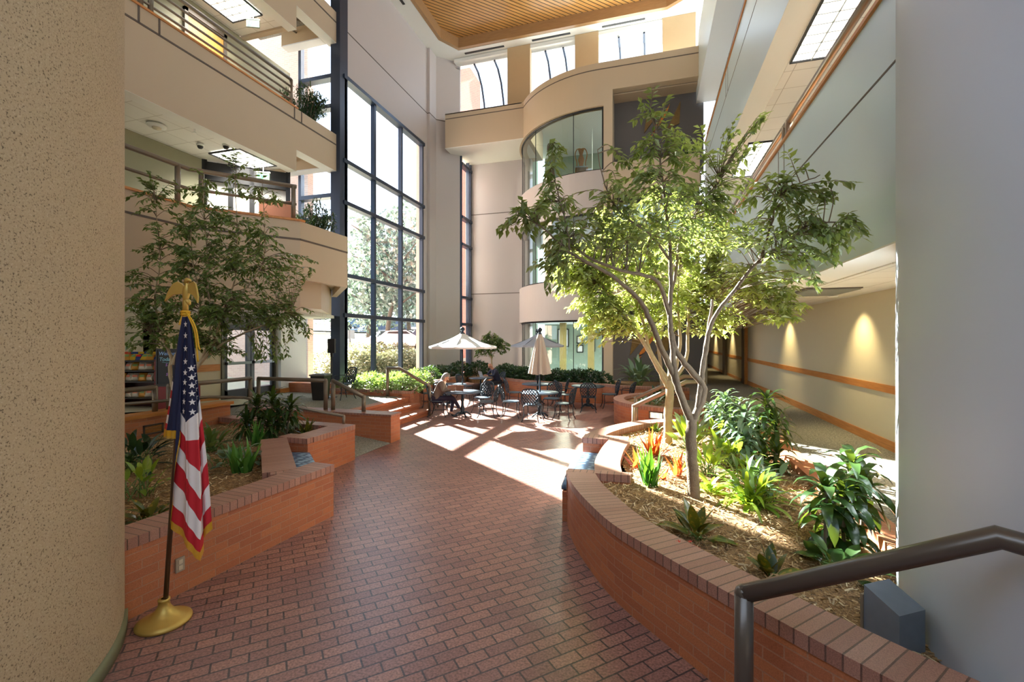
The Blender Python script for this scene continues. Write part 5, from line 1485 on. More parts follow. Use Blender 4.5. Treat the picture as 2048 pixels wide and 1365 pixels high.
pl = [shrub_proto(sl_m[i], M['hedgel'], 'bright variegated shrub in sun in the planter under the window wall', 'shrub', (spots_l[i][0], spots_l[i][1], .56), 'sunlit shrubs under the window wall') for i in range(2)]
for i, (x, y) in enumerate(spots_l[2:]):
    dup(pl[i % 2], (x, y, .56), rnd.uniform(0, 6), scale=rnd.uniform(.85, 1.15))
spots_d = [(-8.3, 16.2), (-8.6, 17.0), (-8.0, 17.5), (-8.7, 18.1), (-7.9, 18.5), (-8.3, 19.3), (-7.4, 19.0), (-7.6, 19.9)]
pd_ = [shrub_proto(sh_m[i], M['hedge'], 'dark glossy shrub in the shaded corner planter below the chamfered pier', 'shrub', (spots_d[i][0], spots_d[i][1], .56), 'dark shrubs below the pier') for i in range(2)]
for i, (x, y) in enumerate(spots_d[2:]):
    dup(pd_[i % 2], (x, y, .56), rnd.uniform(0, 6), scale=rnd.uniform(.9, 1.2))
back = []
for a in range(212, 277, 5):
    back.append((BC[0] + 5.05 * math.cos(R(a)), BC[1] + 5.05 * math.sin(R(a))))
for a in range(215, 262, 9): back.append((BC[0] + 4.72 * math.cos(R(a)), BC[1] + 4.72 * math.sin(R(a))))
for x, y in back:
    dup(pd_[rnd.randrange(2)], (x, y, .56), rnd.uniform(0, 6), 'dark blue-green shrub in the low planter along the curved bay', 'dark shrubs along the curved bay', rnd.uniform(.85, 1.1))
clump('peace_lily', 'large plant with long drooping blue-green leaves before the ground-floor grey wall', 'plant', -.35, 16.6, .56, M['silver'], 44, .75, .17, .3, 1.35, 1.0, 80, oval, .15, .12, pet=.3)
clump('spider_plant', 'grassy plant right of the drooping plant before the ground-floor grey wall', 'plant', .75, 16.8, .56, M['spath'], 36, .8, .06, .5, 1.4, .8, 81, None, .2, .1)
clump('flowering_plant', 'red and blue-green bedding plant in the round-fronted planter by the steps', 'plant', .0, 12.0, .5, M['silver'], 26, .24, .09, .2, 1.2, .7, 82, oval, .2, .25, pet=.1, extra=lambda t, r: flowers(t, r, 16, .2))
clump('leafy_plant', 'dark green plant deeper in the round-fronted planter', 'plant', .35, 13.0, .5, M['hedge'], 30, .3, .09, .2, 1.3, .7, 83, oval, .2, .25, pet=.14)

# --- balcony pot plants
def balcony_plant(label, loc, seed, h=1.55, w_=.72):
    rnd = random.Random(seed)
    t = thing('balcony_plant', label, 'plant', loc)
    lf = MB(); st = MB()
    for i in range(22):
        a = rnd.uniform(0, 6.28); r_ = w_ * math.sqrt(rnd.random())
        top = Vector((r_ * math.cos(a), r_ * math.sin(a), h * (1 - .45 * r_ / w_) * rnd.uniform(.7, 1.05)))
        P = catmull([(r_ * .2 * math.cos(a), r_ * .2 * math.sin(a), 0), top * .55 + Vector((0, 0, .1)), top], 4)
        st.tube(P, .008, 5)
        for q in range(80):
            f = rnd.uniform(.25, 1); p = P[min(len(P) - 1, int(f * (len(P) - 1)))] + rv(rnd) * .12
            ficus_leaf(lf, p, rv(rnd) + Vector((0, 0, -.25)), Vector((0, 0, 1)), rnd.uniform(.14, .22), .036)
    lf.build('foliage', M['hedge'], t); st.build('stem', M['barkd'], t)
    k = MB(); k.lathe([(.001, -.30), (.2, -.30), (.24, 0), (.21, 0), (.2, -.03), (.001, -.03)], n=20); k.build('pot', M['black'], t)
balcony_plant('dark bamboo-like plant at the window end of the left third-floor balcony', (-10.25, 11.75, 8.80), 90)
balcony_plant('dark bamboo-like plant at the window end of the lower left balcony', (-9.2, 10.9, 4.75), 91)
balcony_plant('dark bamboo-like plant at the window end of the topmost left balcony', (-10.6, 11.9, 12.78), 92)
clump('leafy_plant', 'small dark plant on the sill of the upper grey niche', 'plant', 1.35, 17.8, 8.79, M['hedge'], 24, .35, .08, .2, 1.3, .6, 93, oval, pet=.06)

# ================================================================ FICUS TREES
def ficus_tree(name, label, loc_base, limbs, sprays, leaf_m, bark_m, seed, leafL=(.075, .11), dens=1.0, per=12):
    """limbs: [(points, r0, r1)]; sprays: [(centre, radius xyz, number of twigs)]"""
    rnd = random.Random(seed)
    t = thing(name, label, 'tree')
    tr = MB(); tw = MB(); lf = MB()
    nodes = []
    for P, r0, r1 in limbs:
        C = catmull(P, 6); n = len(C)
        C = [p + (rv(rnd) * .008 if 0 < i < n - 1 else Vector()) for i, p in enumerate(C)]
        tr.tube(C, [r0 + (r1 - r0) * (i / (n - 1)) for i in range(n)], 9)
        nodes += [(p, i / n) for i, p in enumerate(C) if i > n * .3]
    for c, rr, n in sprays:
        c = Vector(c)
        for i in range(max(2, int(n * dens))):
            o = rv(rnd)
            tip = c + Vector((o.x * rr[0], o.y * rr[1], o.z * rr[2]))
            q = min(nodes, key=lambda k_: (k_[0] - tip).length + (.25 if k_[0].z > tip.z else 0))[0]
            if (q - tip).length > .9:
                q = tip + (q - tip).normalized() * .7 + Vector((0, 0, -.1))
            mid = (q + tip) / 2 + Vector((0, 0, .05)) + rv(rnd) * .05
            P = catmull([q, mid, tip, tip + (tip - mid).normalized() * .1 + Vector((0, 0, -.03))], 4)
            tw.tube(P, [.0055 * (1 - .8 * s_ / (len(P) - 1)) for s_ in range(len(P))], 4, caps=False)
            for s_ in range(per):
                f = .30 + .70 * s_ / (per - 1)
                k_ = f * (len(P) - 1); a = int(min(k_, len(P) - 2))
                p = P[a] + (P[a + 1] - P[a]) * (k_ - a)
                td = (P[a + 1] - P[a]).normalized()
                sd = td.cross(Vector((0, 0, 1)))
                if sd.length < .1: sd = td.orthogonal()
                sd.normalize()
                d = td * .5 + sd * (1 if s_ % 2 else -1) * rnd.uniform(.5, 1.1) + Vector((0, 0, -rnd.uniform(-.15, .6))) + rv(rnd) * .3
                L = rnd.uniform(*leafL)
                ficus_leaf(lf, p + rv(rnd) * .012, d, Vector((0, 0, 1)) + rv(rnd) * .6, L, L * rnd.uniform(.40, .5))
    tr.build('trunk', M[bark_m], t, True)
    tw.build('twigs', M['barkd'], t)
    lf.build('foliage', M[leaf_m], t)
    return t
def line(P, d):
    """(u, v) or (u, v, extra depth)"""
    return [pt(q[0], q[1], d + (q[2] if len(q) > 2 else 0)) for q in P]
D1 = 4.92
limbs = [
 (line([(1388, 1030), (1386, 960), (1382, 900), (1384, 838)], D1), .068, .055),
 (line([(1384, 850), (1362, 790), (1340, 735), (1312, 672, -.2), (1285, 610, -.3), (1235, 560, -.5), (1175, 525, -.7), (1128, 498, -.8)], D1), .042, .010),
 (line([(1378, 830), (1352, 760), (1345, 690), (1335, 620), (1310, 560, -.2), (1240, 540, -.4), (1165, 508, -.5), (1130, 470, -.5)], D1), .036, .008),
 (line([(1386, 845), (1408, 780), (1380, 740), (1352, 700), (1340, 640), (1342, 560), (1338, 480), (1330, 400), (1322, 330), (1312, 260)], D1), .040, .007),
 (line([(1340, 600), (1352, 540, .1), (1360, 480, .2), (1395, 420, .3), (1440, 360, .3)], D1), .020, .005),
 (line([(1340, 520), (1300, 470, -.1), (1240, 425, -.2), (1210, 370, -.3), (1195, 300, -.3)], D1), .016, .004),
 (line([(1394, 830), (1402, 770), (1412, 700), (1426, 640, -.1), (1470, 580, -.3), (1520, 520, -.5), (1568, 490, -.65), (1620, 450, -.8), (1690, 445, -.9)], D1), .032, .005),
 (line([(1520, 520, -.5), (1545, 440, -.6), (1560, 390, -.65), (1640, 350, -.75)], D1), .013, .004),
 (line([(1396, 820), (1404, 740), (1418, 650), (1425, 600)], D1), .024, .014),
 (line([(1130, 498, -.8), (1090, 460, -.8), (1045, 430, -.8), (1010, 438, -.8)], D1), .010, .003),
 (line([(1140, 500, -.7), (1130, 440, -.6), (1115, 380, -.6), (1095, 300, -.6)], D1), .010, .003)]
def spray(L_, d):
    out = []
    for u, v, ru, rv_, n, *e in L_:
        dd = d + (e[0] if e else 0)
        out.append((pt(u, v, dd), (ru / 910 * dd, (ru + rv_) / 2 / 910 * dd * .9, rv_ / 910 * dd), n))
    return out
sp = spray([
 (1312, 225, 26, 34, 10), (1330, 290, 60, 40, 26), (1265, 330, 60, 40, 14), (1390, 300, 50, 45, 16, .2), (1300, 390, 90, 55, 44), (1200, 400, 55, 55, 20, -.3), (1395, 390, 70, 50, 34, .2),
 (1100, 310, 20, 60, 9, -.6), (1105, 400, 42, 55, 20, -.6), (1050, 425, 42, 26, 14, -.8), (1020, 436, 14, 8, 3, -.8), (1150, 470, 50, 36, 26, -.6), (1115, 520, 36, 40, 16, -.8),
 (1240, 470, 70, 50, 38, -.3), (1340, 470, 80, 50, 42), (1430, 450, 60, 50, 26, .2), (1450, 380, 36, 60, 18, .2), (1470, 290, 24, 50, 12, .3), (1500, 260, 22, 40, 8, .3),
 (1535, 385, 44, 44, 14, -.6), (1580, 425, 56, 50, 20, -.7), (1635, 368, 46, 26, 9, -.8), (1665, 445, 42, 34, 14, -.9), (1560, 485, 64, 40, 18, -.7), (1640, 485, 44, 36, 13, -.9), (1615, 535, 40, 34, 8, -.9), (1590, 335, 30, 22, 4, -.7), (1696, 452, 20, 14, 4, -.9),
 (1500, 470, 40, 40, 16, -.2)], D1)
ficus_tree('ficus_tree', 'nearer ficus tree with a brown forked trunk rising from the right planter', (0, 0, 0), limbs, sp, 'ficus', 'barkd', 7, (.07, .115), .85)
D2 = 7.35
limbs = [
 (line([(1337, 905), (1336, 840), (1340, 790), (1338, 760)], D2), .072, .062),
 (line([(1336, 775), (1318, 740), (1290, 690), (1262, 650), (1235, 610), (1200, 570), (1170, 540)], D2), .045, .012),
 (line([(1338, 770), (1345, 700), (1340, 640), (1330, 590), (1310, 540), (1290, 500)], D2), .045, .012),
 (line([(1340, 770), (1300, 700), (1285, 640), (1270, 600), (1250, 560), (1240, 500)], D2), .034, .010),
 (line([(1342, 770), (1372, 720), (1376, 660), (1380, 600), (1400, 550), (1440, 520)], D2), .034, .010),
 (line([(1342, 770), (1360, 690), (1355, 600), (1360, 520)], D2), .036, .010)]
sp = spray([
 (1180, 540, 60, 40, 90), (1150, 520, 40, 40, 50), (1190, 600, 44, 46, 60), (1130, 560, 26, 30, 22), (1240, 500, 70, 50, 80), (1320, 490, 70, 50, 80), (1400, 500, 60, 50, 66), (1260, 570, 80, 50, 90), (1340, 570, 80, 50, 90), (1420, 570, 70, 50, 76),
 (1220, 630, 60, 40, 60), (1300, 640, 60, 36, 54), (1400, 630, 60, 40, 50), (1480, 560, 60, 46, 56, -.8), (1535, 570, 46, 40, 44, -1.7), (1555, 615, 40, 26, 26, -1.8), (1240, 440, 50, 40, 40), (1340, 430, 60, 36, 44), (1420, 440, 50, 36, 32), (1450, 640, 40, 30, 18), (1200, 670, 30, 22, 12)], D2)
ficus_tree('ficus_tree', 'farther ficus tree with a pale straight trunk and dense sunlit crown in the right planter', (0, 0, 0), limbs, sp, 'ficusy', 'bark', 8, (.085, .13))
D3 = 7.75
limbs = [
 (line([(336, 930), (340, 870), (350, 800), (349, 770)], D3), .065, .055),
 (line([(349, 790), (340, 745), (342, 715), (330, 690), (318, 672), (300, 668)], D3), .036, .010),
 (line([(345, 730), (355, 705), (372, 690), (392, 650), (400, 600), (385, 520), (380, 420)], D3), .03, .007),
 (line([(352, 790), (378, 760), (400, 728), (430, 700), (460, 680), (500, 662), (545, 645), (580, 630)], D3), .034, .008),
 (line([(400, 728), (425, 690), (440, 640), (470, 560), (475, 470), (470, 360)], D3), .024, .005),
 (line([(395, 735), (420, 670), (415, 560), (410, 440), (405, 360)], D3), .022, .005),
 (line([(330, 690), (310, 600), (320, 520), (310, 400)], D3), .018, .005),
 (line([(470, 600), (520, 540), (530, 470), (525, 380)], D3), .014, .004)]
sp = spray([
 (300, 660, 48, 36, 44), (280, 620, 34, 36, 30), (330, 610, 44, 44, 44), (400, 600, 60, 50, 76), (470, 620, 60, 48, 76), (540, 610, 54, 46, 60), (580, 640, 40, 46, 40), (350, 540, 46, 46, 46), (420, 520, 56, 46, 64), (500, 530, 56, 44, 60), (570, 540, 44, 44, 36),
 (350, 460, 44, 40, 34), (420, 440, 56, 44, 50), (480, 460, 44, 50, 36), (540, 480, 36, 40, 22), (320, 400, 40, 40, 24), (395, 370, 26, 40, 18), (470, 350, 22, 46, 16), (525, 390, 26, 50, 18), (600, 520, 18, 40, 10), (290, 370, 22, 20, 8), (545, 690, 46, 22, 20), (440, 690, 60, 26, 34), (380, 670, 50, 30, 34), (275, 560, 24, 30, 14), (430, 640, 60, 40, 50), (310, 500, 24, 30, 12)], D3)
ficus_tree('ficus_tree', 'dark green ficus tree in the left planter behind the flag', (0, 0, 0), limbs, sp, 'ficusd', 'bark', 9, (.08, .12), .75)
D4 = 18.6
limbs = [(line([(983, 762), (984, 740), (983, 722), (981, 705)], D4), .035, .025), (line([(983, 722), (990, 700), (1000, 682)], D4), .018, .006), (line([(983, 718), (972, 700), (962, 680)], D4), .018, .006), (line([(982, 712), (985, 690), (984, 668)], D4), .016, .006)]
sp = spray([(985, 680, 24, 15, 60), (965, 690, 16, 14, 26), (1003, 690, 14, 14, 26), (985, 700, 24, 10, 20), (960, 705, 8, 8, 8)], D4)
ficus_tree('ficus_tree', 'small ficus tree in the back planter behind the man with the laptop', (0, 0, 0), limbs, sp, 'ficusd', 'bark', 10, (.09, .14), per=14)
limbs = [(line([(1325, 800), (1322, 740), (1316, 690), (1312, 650)], 13.4), .05, .04), (line([(1318, 700), (1300, 660), (1285, 620)], 13.4), .03, .01), (line([(1316, 690), (1330, 640), (1335, 600)], 13.4), .03, .01)]
ficus_tree('ficus_tree', 'slim ficus tree in the round-fronted planter half hidden by the sunlit ficus', (0, 0, 0), limbs, spray([(1290, 600, 30, 26, 40), (1330, 590, 30, 26, 40)], 13.4), 'ficusd', 'bark', 12, (.1, .14))

# ================================================================ PEOPLE
def skin(name, chains, m, parent, sub=2, root=0):
    """chains: list of [(point, radius)...]; equal points are one joint"""
    vs = []; rs = []; es = []
    def idx(p, r):
        for i, q in enumerate(vs):
            if (q - p).length < 1e-4: return i
        vs.append(p); rs.append(r); return len(vs) - 1
    for ch in chains:
        prev = None
        for p, r in ch:
            i = idx(Vector(p), r)
            if prev is not None and prev != i: es.append((prev, i))
            prev = i
    me = bpy.data.meshes.new(name); me.from_pydata([tuple(v) for v in vs], es, [])
    me.materials.append(m)
    o = bpy.data.objects.new(name, me); COL.objects.link(o)
    if parent: o.parent = parent
    md = o.modifiers.new('skin', 'SKIN'); md.use_smooth_shade = True
    if not me.skin_vertices: 
        pass
    sv = me.skin_vertices[0].data if me.skin_vertices else None
    if sv is None:
        bpy.context.view_layer.objects.active = o
        sv = me.skin_vertices[0].data
    for i, r in enumerate(rs):
        rr = r if isinstance(r, (tuple, list)) else (r, r)
        sv[i].radius = rr; sv[i].use_root = (i == root)
    ms = o.modifiers.new('smooth', 'SUBSURF'); ms.levels = sub; ms.render_levels = sub
    return o
def hand(w_, d, curl, side):
    """five separate fingers rooted in the palm; d points from wrist to knuckles"""
    d = Vector(d).normalized(); w_ = Vector(w_)
    s = Vector((1, 0, 0)) * side
    s = (s - d * s.dot(d)).normalized(); n_ = d.cross(s) * side
    palm = w_ + d * .055
    ch = [[(w_, .022), (palm, (.032, .016))]]
    for q, (o_, L) in enumerate(((-.027, .062), (-.009, .074), (.009, .070), (.026, .055))):
        k0 = palm + d * .032 + s * o_
        k1 = k0 + (d + n_ * curl * .5).normalized() * L * .5
        k2 = k1 + (d + n_ * curl * 1.6).normalized() * L * .45
        ch.append([(palm, (.032, .016)), (k0, .0095), (k1, .0085), (k2, .007)])
    t0 = w_ + d * .03 - s * .03
    ch.append([(palm, (.032, .016)), (t0, .011), (t0 + (d * .8 - s * .5).normalized() * .035, .009), (t0 + (d - s * .1).normalized() * .062, .0075)])
    return ch
SK_W = plain('fair_skin', rgb(206, 158, 132), .5, var=.05)
SK_M = plain('tan_skin', rgb(190, 136, 108), .5, var=.05)
def head_chain(c, fwd, neck):
    f = Vector(fwd).normalized(); u = Vector((0, 0, 1)); u = (u - f * u.dot(f)).normalized()
    c = Vector(c)
    base = c - u * .06 - f * .025
    return [[(neck, .052), (base, .066), (c, (.078, .090)), (c + u * .07 - f * .005, (.070, .078)), (c + u * .105 - f * .01, .035)],
            [(base, .066), (c - u * .085 + f * .04, .040), (c - u * .105 + f * .055, .024)],
            [(c, (.078, .090)), (c - u * .012 + f * .085, .020), (c - u * .028 + f * .112, .011)]], f, u
def face(t, c, f, u, skin_m):
    r_ = f.cross(u)
    for s in (-1, 1):
        k = MB(); k.ball(c + f * .078 + r_ * s * .031 + u * .012, .011, 10); k.build('eye', M['black'], t, True)
        k = MB(); k.ball(c - f * .005 + r_ * s * .080 - u * .01, .026, 10, 1.3); k.build('ear', skin_m, t, True)
    k = MB(); k.obox(c + f * .074 - u * .060, (.034, .006, .006), mat=Matrix((r_, f, u)).transposed()); k.build('mouth', plain('lip', rgb(160, 84, 80), .5), t)

def person(label, loc, face_deg, kind):
    t = thing('person', label, 'person', loc, R(face_deg) - R(90))
    if kind == 'woman':
        sk = SK_W; lean = .16
        pel = Vector((0, -.03, .53)); waist = Vector((0, .0, .70)); chest = Vector((0, .08, .88)); neck = Vector((0, .16, 1.03)); hc = Vector((0, .225, 1.115)); hf = Vector((0, .80, -.60))
        arms = {}
        for s in (-1, 1):
            arms[s] = [Vector((s * .165, .09, .955)), Vector((s * .225, .17, .74)), Vector((s * .075, .40, .79))]
        legs = {1: [Vector((.09, -.02, .50)), Vector((.06, .42, .56)), Vector((-.10, .60, .20)), Vector((-.10, .72, .12))],
                -1: [Vector((-.09, -.02, .49)), Vector((-.07, .41, .49)), Vector((-.02, .36, .10)), Vector((-.01, .50, .03))]}
        top_m = plain('taupe_jacket', rgb(112, 98, 88), .85, var=.12, scale=40); leg_m = plain('dark_indigo_jeans', rgb(40, 38, 62), .8, var=.15, scale=30); shoe = M['black']
    else:
        sk = SK_M
        pel = Vector((0, -.04, .54)); waist = Vector((0, .0, .72)); chest = Vector((0, .10, .92)); neck = Vector((0, .19, 1.08)); hc = Vector((0, .265, 1.16)); hf = Vector((0, .82, -.57))
        arms = {}
        arms[1] = [Vector((.20, .11, 1.0)), Vector((.29, .24, .80)), Vector((.10, .42, .80))]
        arms[-1] = [Vector((-.20, .11, 1.0)), Vector((-.30, .26, .80)), Vector((-.10, .44, .80))]
        legs = {1: [Vector((.10, -.02, .51)), Vector((.13, .40, .50)), Vector((.14, .34, .10)), Vector((.15, .50, .03))],
                -1: [Vector((-.10, -.02, .51)), Vector((-.13, .40, .50)), Vector((-.12, .30, .10)), Vector((-.13, .46, .03))]}
        top_m = plain('navy_jacket', rgb(30, 34, 56), .8, var=.15, scale=30); leg_m = plain('charcoal_trousers', rgb(38, 36, 40), .85, var=.1); shoe = M['black']
    hd, f, u = head_chain(hc, hf, neck)
    ch = [[(pel, (.12, .09)), (waist, (.10, .075)), (chest, (.12, .085)), (neck, .052)]] + hd
    for s in (-1, 1):
        a = arms[s]
        ch.append([(chest, (.12, .085)), (a[0], .048), (a[1], .037), (a[2], .022)])
        d = (a[2] - a[1]).normalized()
        hc_ = hand(a[2], d + Vector((0, .3, .15)), .9, s)
        ch += hc_
        l = legs[s]
        ch.append([(pel, (.12, .09)), (l[0], .070), (l[1], .054), ((l[1] + l[2]) / 2, .05), (l[2], .033), (l[3], .028)])
    skin('body', ch, sk, t)
    face(t, hc, f, u, sk)
    jc = [[(pel + Vector((0, -.01, -.075)), (.185, .16)), (pel + Vector((0, 0, .03)), (.185, .155)), (waist, (.160, .135)), (chest, (.155, .118)), (neck - Vector((0, .012, .03)), .078)]]
    for s in (-1, 1):
        a = arms[s]; d = (a[2] - a[1]).normalized()
        jc.append([(chest, (.155, .118)), (a[0], .064), ((a[0] + a[1]) / 2, .056), (a[1], .050), (a[2] - d * .02, .036)])
    skin('jacket', jc, top_m, t)
    tr_ = []
    for s in (-1, 1):
        l = legs[s]; d = (l[2] - l[1]).normalized()
        tr_.append([(pel - Vector((0, 0, .01)), (.145, .11)), (l[0], .092), ((l[0] + l[1]) / 2, .078), (l[1], .064), ((l[1] + l[2]) / 2, .056), (l[2] - d * .015, .046)])
    skin('trousers', tr_, leg_m, t)
    for s in (-1, 1):
        l = legs[s]; d = (l[3] - l[2]).normalized()
        skin('shoe', [[(l[2] + Vector((0, 0, -.02)), .040), (l[2] + d * .06 + Vector((0, 0, -.035)), .040), (l[3], (.040, .030)), (l[3] + d * .05, (.034, .022))]], shoe, t)
    if kind == 'woman':
        k = MB(); r_ = f.cross(u)
        rows = []
        for i in range(9):
            th = PI * .02 + (PI * .72) * i / 8
            row = []
            for j in range(20):
                ph = 2 * PI * j / 20
                fr = math.cos(ph)
                lim = th * (1.0 if fr < .3 else .50)
                x = math.sin(lim) * math.sin(ph) * .104; y = math.sin(lim) * math.cos(ph) * .112 - .012; z = math.cos(lim) * .118 - (.05 * (i / 8) ** 2 if fr < .25 else 0)
                row.append(hc + r_ * x + f * y + u * (z + .012))
            rows.append(row)
        k.grid(rows, close=True); k.build('hair', plain('silver_grey_hair', rgb(150, 146, 142), .5, var=.25, scale=60), t, True)
        k = MB(); k.ball(chest + Vector((0, .098, .09)), .05, 10); k.build('blouse', plain('cream_blouse', rgb(226, 210, 196), .8), t, True)
    else:
        k = MB()
        r_ = f.cross(u)
        for s in (-1, 1):
            ring = [hc + f * .098 + r_ * (s * .033 + .024 * math.cos(a)) + u * (.010 + .018 * math.sin(a)) for a in [i * PI / 6 for i in range(12)]]
            k.tube(ring, .003, 4, closed=True)
            k.tube([hc + f * .095 + r_ * s * .058 + u * .012, hc + r_ * s * .084 + u * .008], .003, 4)
        k.build('glasses', M['black'], t)
    return t
person('grey-haired woman in brown jacket and dark jeans, legs crossed, reading her phone', (-5.74, 11.80, -.01), 12, 'woman')
person('bald man in a navy jacket bent over a silver laptop at the back table', (-5.70, 16.83, -.01), 225, 'man')
# what they use
def local(loc, deg, p):
    a = R(deg) - R(90); return Vector((loc[0] + p[0] * math.cos(a) - p[1] * math.sin(a), loc[1] + p[0] * math.sin(a) + p[1] * math.cos(a), loc[2] + p[2]))
q = local((-5.74, 11.80, 0), 12, (0, .475, .845))
k = MB(); k.obox(q, (.075, .15, .010), mat=(Matrix.Rotation(R(12 - 90), 3, 'Z') @ Matrix.Rotation(R(35), 3, 'X'))); tag(k.build('phone', M['black'], bevel=.003), 'dark phone held in the hands of the woman in the brown jacket', 'phone')
t = thing('book', 'open brown-covered book standing on the white umbrella table', 'book', (TW[0] - .14, TW[1] - .16, .72), R(20))
for s in (-1, 1):
    k = MB(); k.obox((s * .11, .03 * abs(s), .085), (.225, .012, .17), s * R(-18)); k.build('cover', plain('brown_cover', rgb(150, 104, 84), .6), t)
k = MB(); k.obox((-.10, .045, .085), (.19, .012, .155), R(18)); k.obox((.10, .045, .085), (.19, .012, .155), R(-18)); k.build('pages', M['cream'], t)
t = thing('laptop', 'silver laptop with its lid open towards the man at the back table', 'laptop', (-6.06, 16.47, .722), R(225 - 270 + 180 - 180))
k = MB(); k.box((-.17, -.12, 0), (.17, .12, .016)); k.build('keyboard_base', plain('silver_alloy', rgb(190, 194, 200), .35, .6), t, bevel=.003)
k = MB(); k.obox((0, -.165, .115), (.34, .008, .24), mat=Matrix.Rotation(R(20), 3, 'X')); k.build('lid', plain('silver_lid', rgb(186, 192, 200), .35, .6), t, bevel=.003)
k = MB(); k.obox((0, -.160, .118), (.31, .006, .20), mat=Matrix.Rotation(R(20), 3, 'X')); k.build('screen', emit('laptop_screen', (.5, .6, .75, 1), .6), t)
k = MB()
c_ = Matrix.Translation((0, -.1705, .118)) @ Matrix.Rotation(R(20), 4, 'X')
k.face([c_ @ Vector((.020 * math.cos(a) * (1 if not -.5 < a < .5 else .82), -.001, .021 * math.sin(a) - .003 * abs(math.sin(a)))) for a in [i * PI / 9 - PI for i in range(18)]])
k.face([c_ @ Vector(p) for p in ((.0, -.001, .024), (.006, -.001, .026), (.010, -.001, .036), (.003, -.001, .032))])
k.build('lid_emblem', M['wht'], t)

# ================================================================ FOOD CORNER
def at(u, v, d): return pt(u, v, d)
kc = pt(280, 700, 10.0); ka = math.atan2(_sy, _cy)
t = thing('snack_rack', 'dark red and black snack rack with three shelves of packaged food', 'rack', (kc.x, kc.y, GL), YAW + .1)
k = MB(); k.box((-.62, .45, 0), (.36, .5, 1.30)); k.build('back_panel', plain('dark_red_panel', rgb(70, 18, 20), .5), t)
for x in (-.62, .30):
    k = MB(); k.box((x, -.02, 0), (x + .06, .5, 1.26)); k.build('side_panel', plain('red_side_panel', rgb(120, 26, 30), .5), t)
for z in (.06, .42, .78, 1.02, 1.24):
    k = MB(); k.box((-.6, -.03, z - .02), (.32, .47, z)); k.build('shelf', M['black'], t)
rnd = random.Random(77)
def bag_proto(col, i):
    t_ = thing('snack_bag', 'x', 'snack', (0, 0, 0))
    k_ = MB(); rows = []
    for z, w_, d_ in ((0, .085, .004), (.015, .085, .012), (.06, .08, .035), (.12, .08, .035), (.165, .085, .012), (.18, .085, .004)):
        rows.append([(w_ * math.copysign(abs(math.cos(a)) ** .5, math.cos(a)), d_ * math.sin(a), z) for a in [2 * PI * j / 14 for j in range(14)]])
    k_.grid(rows, close=True); k_.build('pouch', plain('foil_%d' % i, col, .3, .2, var=.25, scale=18), t_, True)
    k_ = MB(); k_.obox((0, -.036, .10), (.09, .006, .05)); k_.build('printed_band', plain('band_%d' % i, (min(1, col[2] * 3 + .1), col[0] * .6, col[1] * .4, 1), .4), t_)
    return t_
cols = [rgb(216, 176, 40), rgb(204, 70, 36), rgb(36, 62, 130), rgb(196, 190, 176), rgb(206, 150, 60)]
bags = [bag_proto(c, i) for i, c in enumerate(cols)]
cname = ['yellow', 'orange-red', 'blue', 'pale', 'golden']
first = [True] * 5
rotk = Matrix.Rotation(YAW + .1, 4, 'Z')
def put_bag(i, p, tilt, lab, grp):
    w_ = Vector((kc.x, kc.y, GL)) + (rotk @ Vector(p))
    if first[i]:
        first[i] = False; b_ = bags[i]; b_.location = w_; b_.rotation_euler = (tilt, 0, YAW + rnd.uniform(-.3, .5)); b_['label'] = lab; b_['group'] = grp
    else:
        b_ = dup(bags[i], w_, 0, lab, grp); b_.rotation_euler = (tilt, 0, YAW + rnd.uniform(-.3, .5))
seq = [1, 2, 0, 2, 0, 4]
for j, ci in enumerate(seq):
    put_bag(ci, (-.5 + j * .15, .35, 1.245), 0, '%s snack bag standing at the back of the snack rack top' % cname[ci], '%s bags along the rack top back' % cname[ci])
for j in range(7):
    ci = [0, 4, 0, 2, 0, 4, 2][j]
    put_bag(ci, (-.52 + j * .125, .14, 1.245), -.75, '%s snack bag leaning at the front of the snack rack top' % cname[ci], '%s bags along the rack top front' % cname[ci])
for z, nm in ((1.025, 'upper'), (.785, 'middle'), (.425, 'lower')):
    for j in range(6):
        ci = 3 if (j + (z > 1)) % 3 else 4
        put_bag(ci, (-.5 + j * .145, .16, z), -.35, '%s wrapped loaf lying on the %s shelf of the snack rack' % (cname[ci], nm), '%s loaves on the %s shelf' % (cname[ci], nm))
bc_ = pt(334, 700, 9.55)
t = thing('counter_cabinet', 'red cabinet carrying the chalkboard sign behind the terrace handrail', 'cabinet', (bc_.x, bc_.y, GL), YAW + .05)
k = MB(); k.box((-.24, -.02, 0), (.42, .42, .72)); k.build('body', plain('red_cabinet', rgb(140, 30, 36), .5), t)
k = MB(); k.box((-.20, -.035, .05), (.08, -.02, .66)); k.build('door', plain('red_cabinet_door', rgb(128, 26, 32), .5), t)
k = MB(); k.box((-.26, -.04, .72), (.44, .44, .745)); k.build('top', M['black'], t)
t = thing('chalkboard_sign', 'black chalkboard sign with coloured handwriting standing on the red cabinet', 'sign', (bc_.x, bc_.y, GL + .745), YAW + .05)
k = MB(); k.box((-.20, .0, 0), (.24, .02, .74)); k.build('board', plain('slate_black', rgb(40, 42, 48), .6), t)
k = MB(); k.box((-.22, -.012, -.0), (-.195, .025, .76)); k.box((.235, -.012, -.0), (.26, .025, .76)); k.box((-.22, -.012, .74), (.26, .025, .765)); k.box((-.22, -.012, 0), (.26, .025, .025)); k.build('board_frame', M['black'], t)
